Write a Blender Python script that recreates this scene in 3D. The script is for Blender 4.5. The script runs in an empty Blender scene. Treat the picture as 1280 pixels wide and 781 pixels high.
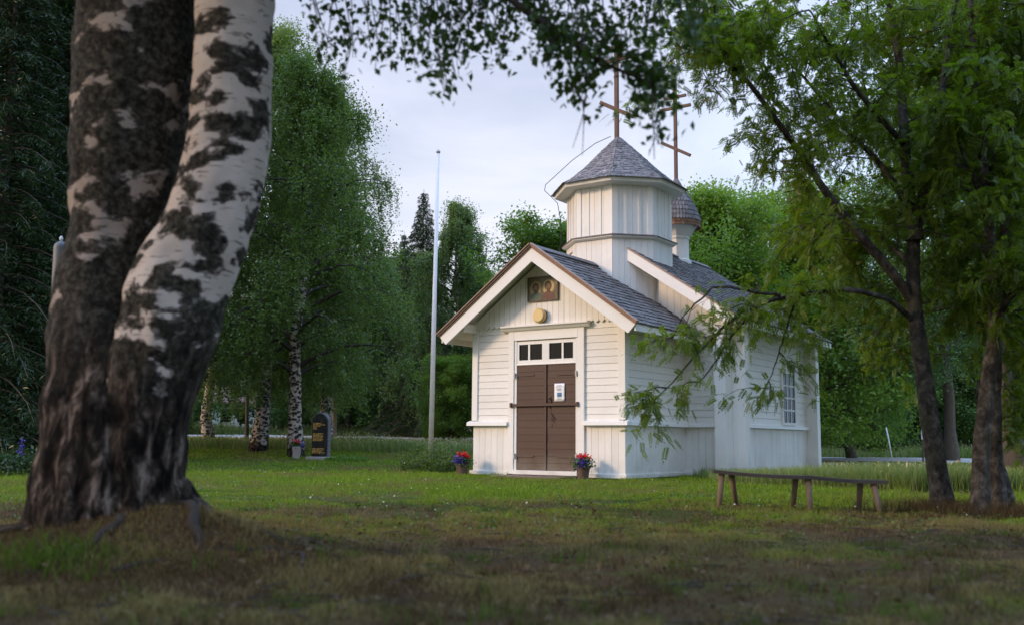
import bpy, bmesh, math, random
import numpy as np
from mathutils import Vector, Matrix, noise as mnoise

random.seed(7)
S = bpy.context.scene
COL = S.collection
R = math.radians
PI = math.pi

# ------------------------------------------------------------------ camera, sky, sun, exposure
H = 0.665                                   # eye height of the crouching photographer
PITCH, ROLL, FOC = 0.129, 0.008, 1244.4
cam_data = bpy.data.cameras.new('camera')
cam = bpy.data.objects.new('camera', cam_data)
COL.objects.link(cam)
cam.location = (0, 0, H)
cam_rot = Matrix.Rotation(PI / 2 + PITCH, 3, 'X') @ Matrix.Rotation(ROLL, 3, 'Z')
cam.rotation_euler = cam_rot.to_euler()
cam_data.sensor_width = 36
cam_data.lens = 35
cam_data.clip_start = 0.05
cam_data.clip_end = 3000
cam_data.dof.use_dof = True
cam_data.dof.focus_distance = 18.5
cam_data.dof.aperture_fstop = 1.6
S.camera = cam
S.view_settings.view_transform = 'Standard'
S.view_settings.look = 'None'
S.view_settings.exposure = 0.68
S.view_settings.gamma = 1.0
S.render.engine = 'CYCLES'
S.cycles.use_denoising = True
S.cycles.max_bounces = 8
S.cycles.diffuse_bounces = 6
S.cycles.transmission_bounces = 4
S.cycles.transparent_max_bounces = 4

SUN_AZ = math.atan2(-0.966, -0.257)         # measured from +Y towards +X
SUN_EL = R(21)
world = bpy.data.worlds.new('World')
S.world = world
world.use_nodes = True
wn, wl = world.node_tree.nodes, world.node_tree.links
wn.clear()
w_out = wn.new('ShaderNodeOutputWorld')
w_bg = wn.new('ShaderNodeBackground')
w_bg.inputs['Strength'].default_value = 0.1
w_sky = wn.new('ShaderNodeTexSky')
w_sky.sky_type = 'NISHITA'
w_sky.sun_disc = False
w_sky.sun_elevation = SUN_EL
w_sky.sun_rotation = SUN_AZ % (2 * PI)
w_co = wn.new('ShaderNodeTexCoord')
w_map = wn.new('ShaderNodeMapping')
w_map.inputs['Scale'].default_value = (1.0, 1.0, 3.2)
w_noise = wn.new('ShaderNodeTexNoise')
w_noise.inputs['Scale'].default_value = 2.6
w_noise.inputs['Detail'].default_value = 7
w_noise.inputs['Roughness'].default_value = 0.55
w_noise.inputs['Distortion'].default_value = 0.4
w_cover = wn.new('ShaderNodeMapRange')      # thin high cloud nearly everywhere
w_cover.inputs['From Min'].default_value = 0.3
w_cover.inputs['From Max'].default_value = 0.68
w_cover.inputs['To Min'].default_value = 0.45
w_cover.inputs['To Max'].default_value = 0.97
w_sep = wn.new('ShaderNodeSeparateXYZ')
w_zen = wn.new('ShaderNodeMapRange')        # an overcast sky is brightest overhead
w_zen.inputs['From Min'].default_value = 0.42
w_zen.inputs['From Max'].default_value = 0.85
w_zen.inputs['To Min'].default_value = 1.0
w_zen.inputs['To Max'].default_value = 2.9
w_warm = wn.new('ShaderNodeMapRange')       # cloud a little warmer low down
w_warm.inputs['From Min'].default_value = 0.1
w_warm.inputs['From Max'].default_value = 0.48
w_ramp = wn.new('ShaderNodeMix'); w_ramp.data_type = 'RGBA'
w_ramp.inputs['A'].default_value = (7.0, 6.95, 7.6, 1)
w_ramp.inputs['B'].default_value = (5.5, 5.8, 7.4, 1)
w_mul = wn.new('ShaderNodeVectorMath'); w_mul.operation = 'SCALE'
w_mix = wn.new('ShaderNodeMix'); w_mix.data_type = 'RGBA'
wl.new(w_co.outputs['Generated'], w_map.inputs['Vector'])
wl.new(w_map.outputs[0], w_noise.inputs['Vector'])
wl.new(w_noise.outputs['Fac'], w_cover.inputs['Value'])
wl.new(w_co.outputs['Generated'], w_sep.inputs[0])
wl.new(w_sep.outputs['Z'], w_zen.inputs['Value'])
wl.new(w_sep.outputs['Z'], w_warm.inputs['Value'])
wl.new(w_warm.outputs[0], w_ramp.inputs['Factor'])
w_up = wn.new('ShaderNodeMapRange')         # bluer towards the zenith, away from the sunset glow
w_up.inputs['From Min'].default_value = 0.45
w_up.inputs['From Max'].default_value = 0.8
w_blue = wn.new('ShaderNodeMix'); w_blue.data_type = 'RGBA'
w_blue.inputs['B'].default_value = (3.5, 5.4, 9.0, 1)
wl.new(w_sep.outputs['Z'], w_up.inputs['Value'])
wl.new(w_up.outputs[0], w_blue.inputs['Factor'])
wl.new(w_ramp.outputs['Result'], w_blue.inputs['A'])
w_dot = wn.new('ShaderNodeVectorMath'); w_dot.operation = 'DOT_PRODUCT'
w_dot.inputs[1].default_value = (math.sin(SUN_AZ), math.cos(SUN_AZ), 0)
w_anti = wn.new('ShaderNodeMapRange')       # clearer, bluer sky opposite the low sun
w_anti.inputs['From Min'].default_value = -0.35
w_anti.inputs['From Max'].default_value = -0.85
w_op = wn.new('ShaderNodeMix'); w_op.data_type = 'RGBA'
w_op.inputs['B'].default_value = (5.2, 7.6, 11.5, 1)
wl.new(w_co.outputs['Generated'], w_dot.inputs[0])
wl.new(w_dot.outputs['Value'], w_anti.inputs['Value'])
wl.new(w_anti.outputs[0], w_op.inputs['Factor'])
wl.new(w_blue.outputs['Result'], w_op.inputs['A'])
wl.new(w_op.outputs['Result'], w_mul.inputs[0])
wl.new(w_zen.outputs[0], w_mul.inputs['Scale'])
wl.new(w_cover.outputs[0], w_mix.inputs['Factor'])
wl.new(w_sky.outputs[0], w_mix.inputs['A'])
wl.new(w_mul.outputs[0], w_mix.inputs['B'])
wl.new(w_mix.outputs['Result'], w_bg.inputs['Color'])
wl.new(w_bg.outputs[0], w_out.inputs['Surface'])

sun_data = bpy.data.lights.new('sun', 'SUN')
sun_data.energy = 1.5
sun_data.angle = R(10)
sun_data.color = (1.0, 0.71, 0.48)
sun = bpy.data.objects.new('sun', sun_data)
COL.objects.link(sun)
to_sun = Vector((math.sin(SUN_AZ) * math.cos(SUN_EL), math.cos(SUN_AZ) * math.cos(SUN_EL), math.sin(SUN_EL)))
sun.rotation_euler = to_sun.to_track_quat('Z', 'Y').to_euler()

# ------------------------------------------------------------------ helpers
def tag(o, label=None, cat=None, group=None, kind=None):
    for k, val in (('label', label), ('category', cat), ('group', group), ('kind', kind)):
        if val: o[k] = val
    return o

def empty(name, loc=(0, 0, 0), rz=0.0):
    o = bpy.data.objects.new(name, None)
    COL.objects.link(o)
    o.location = loc
    o.rotation_euler = (0, 0, rz)
    o.empty_display_size = 0.2
    return o

def raw_mesh(name, V, F, mat=None, smooth=False):
    """V (n,3) array, F (m,k) array of equal-sized polygons."""
    V = np.asarray(V, np.float32); F = np.asarray(F, np.int32)
    me = bpy.data.meshes.new(name)
    m, k = F.shape
    me.vertices.add(len(V)); me.vertices.foreach_set('co', V.ravel())
    me.loops.add(m * k); me.loops.foreach_set('vertex_index', F.ravel())
    me.polygons.add(m)
    me.polygons.foreach_set('loop_start', np.arange(0, m * k, k, dtype=np.int32))
    me.polygons.foreach_set('use_smooth', np.full(m, smooth, dtype=bool))
    me.update(calc_edges=True)
    if mat: me.materials.append(mat)
    return me

def link(name, me, parent=None, loc=None):
    o = bpy.data.objects.new(name, me)
    COL.objects.link(o)
    if parent is not None: o.parent = parent
    if loc is not None: o.location = loc
    return o

def copy_tree(o, parent=None):
    c = o.copy(); COL.objects.link(c)
    if parent is not None: c.parent = parent
    for ch in list(o.children): copy_tree(ch, c)
    return c

class MB:
    """Collects shapes and builds them as one mesh object."""
    def __init__(s): s.v = []; s.f = []
    def add(s, V, F):
        n = len(s.v); s.v += [tuple(p) for p in V]
        s.f += [tuple(i + n for i in f) for f in F]; return s
    def box(s, x0, x1, y0, y1, z0, z1):
        return s.add([(x0,y0,z0),(x1,y0,z0),(x1,y1,z0),(x0,y1,z0),(x0,y0,z1),(x1,y0,z1),(x1,y1,z1),(x0,y1,z1)],
                     [(0,3,2,1),(4,5,6,7),(0,1,5,4),(1,2,6,5),(2,3,7,6),(3,0,4,7)])
    def obox(s, c, ax, ay, az):
        """box by centre and three half-extent vectors"""
        c, ax, ay, az = (Vector(q) for q in (c, ax, ay, az))
        V = [c + i*ax + j*ay + k*az for k in (-1, 1) for (i, j) in ((-1,-1),(1,-1),(1,1),(-1,1))]
        return s.add(V, [(0,3,2,1),(4,5,6,7),(0,1,5,4),(1,2,6,5),(2,3,7,6),(3,0,4,7)])
    def prism(s, pts, ext):
        """polygon pts (3-D) extruded by ext"""
        n = len(pts); ext = Vector(ext)
        V = [Vector(p) for p in pts] + [Vector(p) + ext for p in pts]
        return s.add(V, [tuple(range(n))[::-1], tuple(range(n, 2*n))] + [(i, (i+1) % n, n + (i+1) % n, n + i) for i in range(n)])
    def tube(s, pts, rad, n=8, cap=True):
        V, F = tube_arrays(pts, rad, n)
        b = len(s.v); s.v += [tuple(p) for p in V]; s.f += [tuple(int(i) + b for i in f) for f in F]
        if cap:
            s.f.append(tuple(b + i for i in range(n))[::-1]); m = len(pts) - 1
            s.f.append(tuple(b + m*n + i for i in range(n)))
        return s
    def lathe(s, prof, n=24, c=(0, 0), ph=0.0, cap=True):
        V, F = [], []
        for (r, z) in prof:
            for i in range(n):
                a = ph + 2*PI*i/n; V.append((c[0] + r*math.cos(a), c[1] + r*math.sin(a), z))
        for j in range(len(prof) - 1):
            for i in range(n):
                F.append((j*n+i, j*n+(i+1) % n, (j+1)*n+(i+1) % n, (j+1)*n+i))
        if cap:
            F.append(tuple(range(n))[::-1]); F.append(tuple(range((len(prof)-1)*n, len(prof)*n)))
        return s.add(V, F)
    def mesh(s, name, mat, smooth=False, bevel=0.0):
        me = bpy.data.meshes.new(name); me.from_pydata(s.v, [], s.f)
        bm = bmesh.new(); bm.from_mesh(me)
        bmesh.ops.recalc_face_normals(bm, faces=bm.faces)
        if bevel:
            bmesh.ops.bevel(bm, geom=list(bm.edges), offset=bevel, segments=1, affect='EDGES', clamp_overlap=True)
        for f in bm.faces: f.smooth = smooth
        bm.to_mesh(me); bm.free()
        if mat: me.materials.append(mat)
        return me
    def build(s, name, mat, parent=None, smooth=False, bevel=0.0, loc=None):
        return link(name, s.mesh(name, mat, smooth, bevel), parent, loc)

def tube_arrays(pts, rad, n=8):
    P = np.array(pts, float); m = len(P)
    T = np.gradient(P, axis=0); T /= np.linalg.norm(T, axis=1)[:, None] + 1e-9
    ref = np.array([0.0, 0, 1]) if abs(T[0][2]) < 0.9 else np.array([1.0, 0, 0])
    U = np.zeros_like(P)
    u = np.cross(T[0], ref); u /= np.linalg.norm(u)
    for i in range(m):
        u = u - T[i] * u.dot(T[i]); u /= np.linalg.norm(u) + 1e-9; U[i] = u
    W = np.cross(T, U)
    a = 2*PI*np.arange(n)/n
    r = np.array(rad, float)[:, None, None]
    V = (P[:, None, :] + r*(np.cos(a)[None, :, None]*U[:, None, :] + np.sin(a)[None, :, None]*W[:, None, :])).reshape(-1, 3)
    i = np.arange(n); F = []
    for j in range(m - 1):
        F.append(np.stack([j*n+i, j*n+(i+1) % n, (j+1)*n+(i+1) % n, (j+1)*n+i], 1))
    return V, np.concatenate(F)

def tubes_mesh(name, tubes, mat, smooth=True):
    Vs, Fs, b = [], [], 0
    for pts, rad, n in tubes:
        V, F = tube_arrays(pts, rad, n); Vs.append(V); Fs.append(F + b); b += len(V)
    return raw_mesh(name, np.concatenate(Vs), np.concatenate(Fs), mat, smooth)

def pix_dir(px, py):
    a, b = px - 640, py - 390.5
    cr, sr = math.cos(ROLL), math.sin(ROLL)
    X = (a*cr + b*sr) / FOC; up = -(-a*sr + b*cr) / FOC
    cp, sp = math.cos(PITCH), math.sin(PITCH)
    return np.array([X, cp - up*sp, sp + up*cp])
def at(px, py, y):
    """the point at distance y that the photo shows at a pixel (used for surveying positions)"""
    d = pix_dir(px, py); return d * (y / d[1]) + np.array([0, 0, H])

def sstep(a, b, x):
    t = np.clip((x - a) / (b - a), 0, 1); return t*t*(3 - 2*t)
def vnoise(x, y, sc, seed=0):
    """smooth value noise 0..1"""
    x = np.asarray(x, float)/sc; y = np.asarray(y, float)/sc; i = np.floor(x); j = np.floor(y); u = x - i; v = y - j; u = u*u*(3-2*u); v = v*v*(3-2*v)
    def h(a, b):
        q = np.sin(a*127.1 + b*311.7 + seed*74.7)*43758.5453; return q - np.floor(q)
    return (h(i, j)*(1-u) + h(i+1, j)*u)*(1-v) + (h(i, j+1)*(1-u) + h(i+1, j+1)*u)*v
MOUND = (-2.15, 5.55)
def gz(x, y):
    x = np.asarray(x, float); y = np.asarray(y, float)
    k = 0.028 + (0.0 - 0.028) * sstep(-3, 9, x)
    t = np.clip(y - 20, 0, 45); t = np.where(t < 6, t*t/12, t - 3)
    z = k * t
    z = z + 0.24*np.exp(-(((x-MOUND[0])/1.05)**2 + ((y-MOUND[1])/0.85)**2))
    # the root running off to the right of the birch
    s = np.clip((x + 1.7) / 1.9, 0, 1); yc = 5.3 - 0.75*s
    z = z + 0.12*(1 - s)*np.exp(-((y - yc)/0.26)**2) * sstep(-2.4, -1.7, x) * (x < 0.25)
    z = z + 0.018*np.sin(x*0.9 + 1.3*np.sin(y*0.37))*np.sin(y*0.71 + 0.6)*sstep(2, 6, y)*(1 - sstep(14.5, 16.5, y)*(1-sstep(28, 32, y)))
    z = z + (0.035*(vnoise(x, y, 0.55, 3) - .5) + 0.05*(vnoise(x, y, 1.6, 4) - .5))*sstep(2.5, 4, y)*(1 - sstep(11, 15, y))
    return z
def gz1(x, y): return float(gz(x, y))

# ------------------------------------------------------------------ materials
def new_mat(name):
    m = bpy.data.materials.new(name); m.use_nodes = True
    nt = m.node_tree; nt.nodes.clear()
    out = nt.nodes.new('ShaderNodeOutputMaterial')
    return m, nt, out
def N(nt, t, **kw):
    n = nt.nodes.new(t)
    for k, v in kw.items():
        if hasattr(n, k) and not k[0].isupper(): setattr(n, k, v)
        else: n.inputs[k.replace('_', ' ')].default_value = v
    return n
def ramp(nt, stops, fac=None, interp='LINEAR'):
    r = nt.nodes.new('ShaderNodeValToRGB'); r.color_ramp.interpolation = interp
    el = r.color_ramp.elements
    while len(el) < len(stops): el.new(0.5)
    for e, (p, c) in zip(el, stops):
        e.position = p; e.color = (c[0], c[1], c[2], 1) if isinstance(c, (tuple, list)) else (c, c, c, 1)
    if fac is not None: nt.links.new(fac, r.inputs[0])
    return r
def mixc(nt, fac, a, b, mode='MIX'):
    m = nt.nodes.new('ShaderNodeMix'); m.data_type = 'RGBA'; m.blend_type = mode
    for key, val in (('Factor', fac), ('A', a), ('B', b)):
        if isinstance(val, (int, float)): m.inputs[key].default_value = val
        elif isinstance(val, tuple): m.inputs[key].default_value = (*val, 1)
        else: nt.links.new(val, m.inputs[key])
    return m.outputs['Result']
def coords(nt, kind='Object', scale=(1, 1, 1)):
    c = nt.nodes.new('ShaderNodeTexCoord'); m = nt.nodes.new('ShaderNodeMapping')
    m.inputs['Scale'].default_value = scale
    nt.links.new(c.outputs[kind], m.inputs['Vector']); return m.outputs[0]
def noise(nt, vec, scale, detail=4, rough=0.55, dist=0.0):
    n = N(nt, 'ShaderNodeTexNoise', Scale=scale, Detail=detail, Roughness=rough, Distortion=dist)
    nt.links.new(vec, n.inputs['Vector']); return n.outputs['Fac']
def bump(nt, h, strength=0.3, dist=0.01):
    b = N(nt, 'ShaderNodeBump', Strength=strength, Distance=dist)
    nt.links.new(h, b.inputs['Height']); return b.outputs['Normal']
def principled(nt, out, color, rough=0.6, normal=None, metal=0.0, spec=0.4):
    p = N(nt, 'ShaderNodeBsdfPrincipled', Roughness=rough if isinstance(rough, float) else 0.5, Metallic=metal)
    p.inputs['Specular IOR Level'].default_value = spec
    if isinstance(color, tuple): p.inputs['Base Color'].default_value = (*color, 1)
    else: nt.links.new(color, p.inputs['Base Color'])
    if not isinstance(rough, float): nt.links.new(rough, p.inputs['Roughness'])
    if normal is not None: nt.links.new(normal, p.inputs['Normal'])
    nt.links.new(p.outputs[0], out.inputs['Surface']); return p
def island(nt):
    return nt.nodes.new('ShaderNodeNewGeometry').outputs['Random Per Island']

def paint_mat(name, c, grain=(1, 1, 1), dirt=0.3):
    """old oil paint on boards: faint grain, grime, per-board tone"""
    m, nt, out = new_mat(name)
    v = coords(nt, 'Object', grain)
    g = noise(nt, v, 14, 6, 0.65)
    big = noise(nt, coords(nt), 1.7, 5, 0.6)
    isl = island(nt)
    c1 = mixc(nt, ramp(nt, [(0.3, 0), (0.8, 1)], isl).outputs[0], tuple(q*0.93 for q in c), c)
    c2 = mixc(nt, ramp(nt, [(0.48, 0), (0.74, dirt*0.9)], big).outputs[0], c1, (c[0]*0.70, c[1]*0.69, c[2]*0.64))
    c3 = mixc(nt, ramp(nt, [(0.56, 0), (0.70, dirt*0.9)], g).outputs[0], c2, (c[0]*0.66, c[1]*0.64, c[2]*0.60))
    chips = noise(nt, coords(nt, 'Object', tuple(q*1.0 for q in grain)), 34, 3, 0.5)
    c3 = mixc(nt, ramp(nt, [(0.69, 0), (0.71, 0.6)], chips).outputs[0], c3, (0.26, 0.235, 0.20))
    sep = nt.nodes.new('ShaderNodeSeparateXYZ'); nt.links.new(coords(nt), sep.inputs[0])
    sp_ = N(nt, 'ShaderNodeMapRange'); nt.links.new(sep.outputs['Z'], sp_.inputs['Value'])      # rain-splashed soil low on the boards
    sp_.inputs['From Min'].default_value = 0.05; sp_.inputs['From Max'].default_value = 0.5; sp_.inputs['To Min'].default_value = 0.55; sp_.inputs['To Max'].default_value = 0.0
    ms = N(nt, 'ShaderNodeMath', operation='MULTIPLY'); nt.links.new(sp_.outputs[0], ms.inputs[0]); nt.links.new(ramp(nt, [(0.35, 0), (0.7, 1)], big).outputs[0], ms.inputs[1])
    c3 = mixc(nt, ms.outputs[0], c3, (0.33, 0.31, 0.24))
    principled(nt, out, c3, 0.55, bump(nt, g, 0.25, 0.004), spec=0.3)
    return m
def plain(name, c, rough=0.6, metal=0.0, var=0.25, scale=8, bmp=0.2, grain=(1, 1, 1)):
    m, nt, out = new_mat(name)
    n = noise(nt, coords(nt, 'Object', grain), scale, 6, 0.6)
    col = mixc(nt, n, tuple(q*(1 - var) for q in c), tuple(min(1, q*(1 + var)) for q in c))
    principled(nt, out, col, rough, bump(nt, n, bmp, 0.006), metal)
    return m
def leaf_mat(name, dark, light, trans=0.45, patch=0.25, rough=0.42, tint=1.0):
    m, nt, out = new_mat(name)
    isl = island(nt)
    big = noise(nt, coords(nt), patch, 3, 0.5)
    a = mixc(nt, isl, dark, light)
    col = mixc(nt, ramp(nt, [(0.35, 0.0), (0.7, 0.55)], big).outputs[0], a, tuple(q*1.35 for q in light))
    oi = nt.nodes.new('ShaderNodeObjectInfo')
    tone = ramp(nt, [(0.0, (0.82, 0.86, 0.74)), (0.5, (1.05, 1.05, 1.0)), (1.0, (1.35, 1.25, 1.15))], oi.outputs['Random']).outputs[0]
    col = mixc(nt, 1.0, col, tone, 'MULTIPLY')
    p = N(nt, 'ShaderNodeBsdfPrincipled', Roughness=rough)
    p.inputs['Specular IOR Level'].default_value = 0.4
    nt.links.new(col, p.inputs['Base Color'])
    t = nt.nodes.new('ShaderNodeBsdfTranslucent')
    tc = mixc(nt, 1.0, col, (1.25*tint, 1.35, 0.55), 'MULTIPLY')
    nt.links.new(tc, t.inputs['Color'])
    mx = N(nt, 'ShaderNodeMixShader'); mx.inputs[0].default_value = trans
    nt.links.new(p.outputs[0], mx.inputs[1]); nt.links.new(t.outputs[0], mx.inputs[2])
    nt.links.new(mx.outputs[0], out.inputs['Surface'])
    return m

WHITE = (0.79, 0.765, 0.71)
M = {}
M['siding'] = paint_mat('white_paint_siding', WHITE, (0.6, 0.6, 5))
M['boards'] = paint_mat('white_paint_boards', WHITE, (5, 5, 0.5), 0.35)
M['trim'] = paint_mat('white_paint_trim', (0.80, 0.775, 0.72), (2, 2, 2), 0.2)
M['brown'] = paint_mat('brown_door_paint', (0.088, 0.049, 0.035), (0.7, 0.7, 8), 0.5)
M['iron'] = plain('old_brown_iron', (0.075, 0.045, 0.035), 0.55, 0.3)
M['pale_iron'] = plain('painted_pintle', (0.5, 0.47, 0.42), 0.5)
M['glass'] = plain('dark_window_glass', (0.006, 0.006, 0.006), 0.12, 0.0, 0.3, 3, 0.02)
def glass_mat():
    m, nt, out = new_mat('dark_window_glass')
    n = noise(nt, coords(nt), 3, 3, 0.5)
    principled(nt, out, mixc(nt, n, (0.003, 0.003, 0.003), (0.012, 0.013, 0.013)), 0.16, bump(nt, n, 0.05, 0.01), spec=0.12); return m
M['glass'] = glass_mat()
M['pole'] = plain('white_pole_paint', (0.72, 0.72, 0.72), 0.4, 0.0, 0.06, 3, 0.05)
M['steel'] = plain('galvanised_steel', (0.30, 0.31, 0.32), 0.45, 0.75, 0.2, 12, 0.1)
M['root'] = plain('soiled_root_bark', (0.028, 0.020, 0.014), 0.95, 0, 0.7, 18, 1.0)
M['zinc'] = plain('dull_zinc', (0.13, 0.135, 0.14), 0.6, 0.35, 0.35, 9, 0.2)
M['cable'] = plain('black_cable', (0.02, 0.02, 0.022), 0.6)
M['oldwood'] = plain('weathered_wood', (0.17, 0.12, 0.088), 0.8, 0, 0.45, 5, 0.6, (6, 6, 0.6))
M['benchwood'] = plain('dark_bench_plank', (0.055, 0.044, 0.038), 0.7, 0, 0.5, 6, 0.6, (0.5, 6, 6))
M['benchleg'] = plain('bench_leg_wood', (0.17, 0.118, 0.08), 0.75, 0, 0.45, 6, 0.6, (6, 6, 0.7))
M['crosswood'] = plain('cross_tarred_wood', (0.13, 0.075, 0.05), 0.75, 0, 0.45, 7, 0.6, (6, 6, 0.7))
M['stonebase'] = plain('field_stone', (0.20, 0.19, 0.18), 0.85, 0, 0.4, 7, 0.6)
M['gold'] = plain('gold_letter', (0.80, 0.46, 0.10), 0.5, 0.0, 0.25, 30, 0.1)
M['paper'] = plain('white_paper', (0.80, 0.80, 0.80), 0.7, 0, 0.04, 4, 0.02)
M['ink'] = plain('grey_ink', (0.16, 0.16, 0.18), 0.7)
M['blueink'] = plain('blue_print', (0.05, 0.16, 0.30), 0.6, 0, 0.6, 40, 0.0)
M['lamp'] = plain('yellowed_lamp_cover', (0.66, 0.47, 0.19), 0.35, 0, 0.08, 6, 0.05)
M['lampbase'] = plain('lamp_base_metal', (0.10, 0.07, 0.06), 0.5)
M['clay'] = plain('dark_brown_pot', (0.13, 0.085, 0.06), 0.75, 0, 0.35, 14, 0.4)
M['concrete'] = plain('pale_concrete', (0.36, 0.31, 0.28), 0.85, 0, 0.25, 14, 0.4)
M['red'] = leaf_mat('red_petals', (0.50, 0.012, 0.015), (0.80, 0.04, 0.03), 0.25, 3)
M['violet'] = leaf_mat('violet_petals', (0.055, 0.035, 0.28), (0.13, 0.08, 0.50), 0.25, 3)
M['white_petal'] = leaf_mat('white_petals', (0.6, 0.6, 0.55), (0.8, 0.8, 0.75), 0.3, 3)
M['clover'] = leaf_mat('clover_leaves', (0.055, 0.12, 0.015), (0.11, 0.19, 0.025), 0.3, 3)
M['potleaf'] = leaf_mat('pot_leaves', (0.03, 0.08, 0.015), (0.07, 0.15, 0.03), 0.3, 3)

def granite_mat():
    m, nt, out = new_mat('black_granite')
    n = noise(nt, coords(nt), 90, 3, 0.7); b = noise(nt, coords(nt, 'Object', (1, 1, 0.35)), 9, 5, 0.6)
    col = mixc(nt, n, (0.007, 0.006, 0.006), (0.030, 0.025, 0.022))
    col = mixc(nt, ramp(nt, [(0.5, 0), (0.75, 0.5)], b).outputs[0], col, (0.12, 0.10, 0.085))
    principled(nt, out, col, 0.38, bump(nt, b, 0.2, 0.01)); return m
M['granite'] = granite_mat()
def roughstone_mat():
    m, nt, out = new_mat('hewn_granite')
    n = noise(nt, coords(nt), 25, 6, 0.7)
    col = mixc(nt, n, (0.05, 0.05, 0.055), (0.22, 0.21, 0.22))
    principled(nt, out, col, 0.8, bump(nt, n, 0.7, 0.02)); return m
M['hewn'] = roughstone_mat()

def shingle_mat(name, a, b, pale=(0.37, 0.335, 0.32), pf=0.55):
    m, nt, out = new_mat(name)
    isl = island(nt)
    gr = noise(nt, coords(nt), 22, 6, 0.65)
    big = noise(nt, coords(nt), 1.3, 4, 0.6)
    c = mixc(nt, isl, a, b)
    c = mixc(nt, ramp(nt, [(0.45, 0), (0.72, pf)], gr).outputs[0], c, pale)
    c = mixc(nt, ramp(nt, [(0.5, 0), (0.8, 0.35)], big).outputs[0], c, (0.06, 0.065, 0.055))
    principled(nt, out, c, 0.75, bump(nt, gr, 0.4, 0.006), spec=0.35); return m
M['shingle'] = shingle_mat('weathered_shingle', (0.070, 0.057, 0.053), (0.205, 0.175, 0.165))
M['domeshingle'] = shingle_mat('dome_shingle', (0.10, 0.085, 0.08), (0.21, 0.185, 0.175), pf=0.2)
M['newshingle'] = shingle_mat('fresh_brown_shingle', (0.17, 0.085, 0.045), (0.30, 0.16, 0.085), (0.33, 0.2, 0.12), 0.2)
M['roofedge'] = plain('roof_edge_wood', (0.34, 0.22, 0.165), 0.75, 0, 0.4, 6, 0.4, (2, 2, 2))

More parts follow.
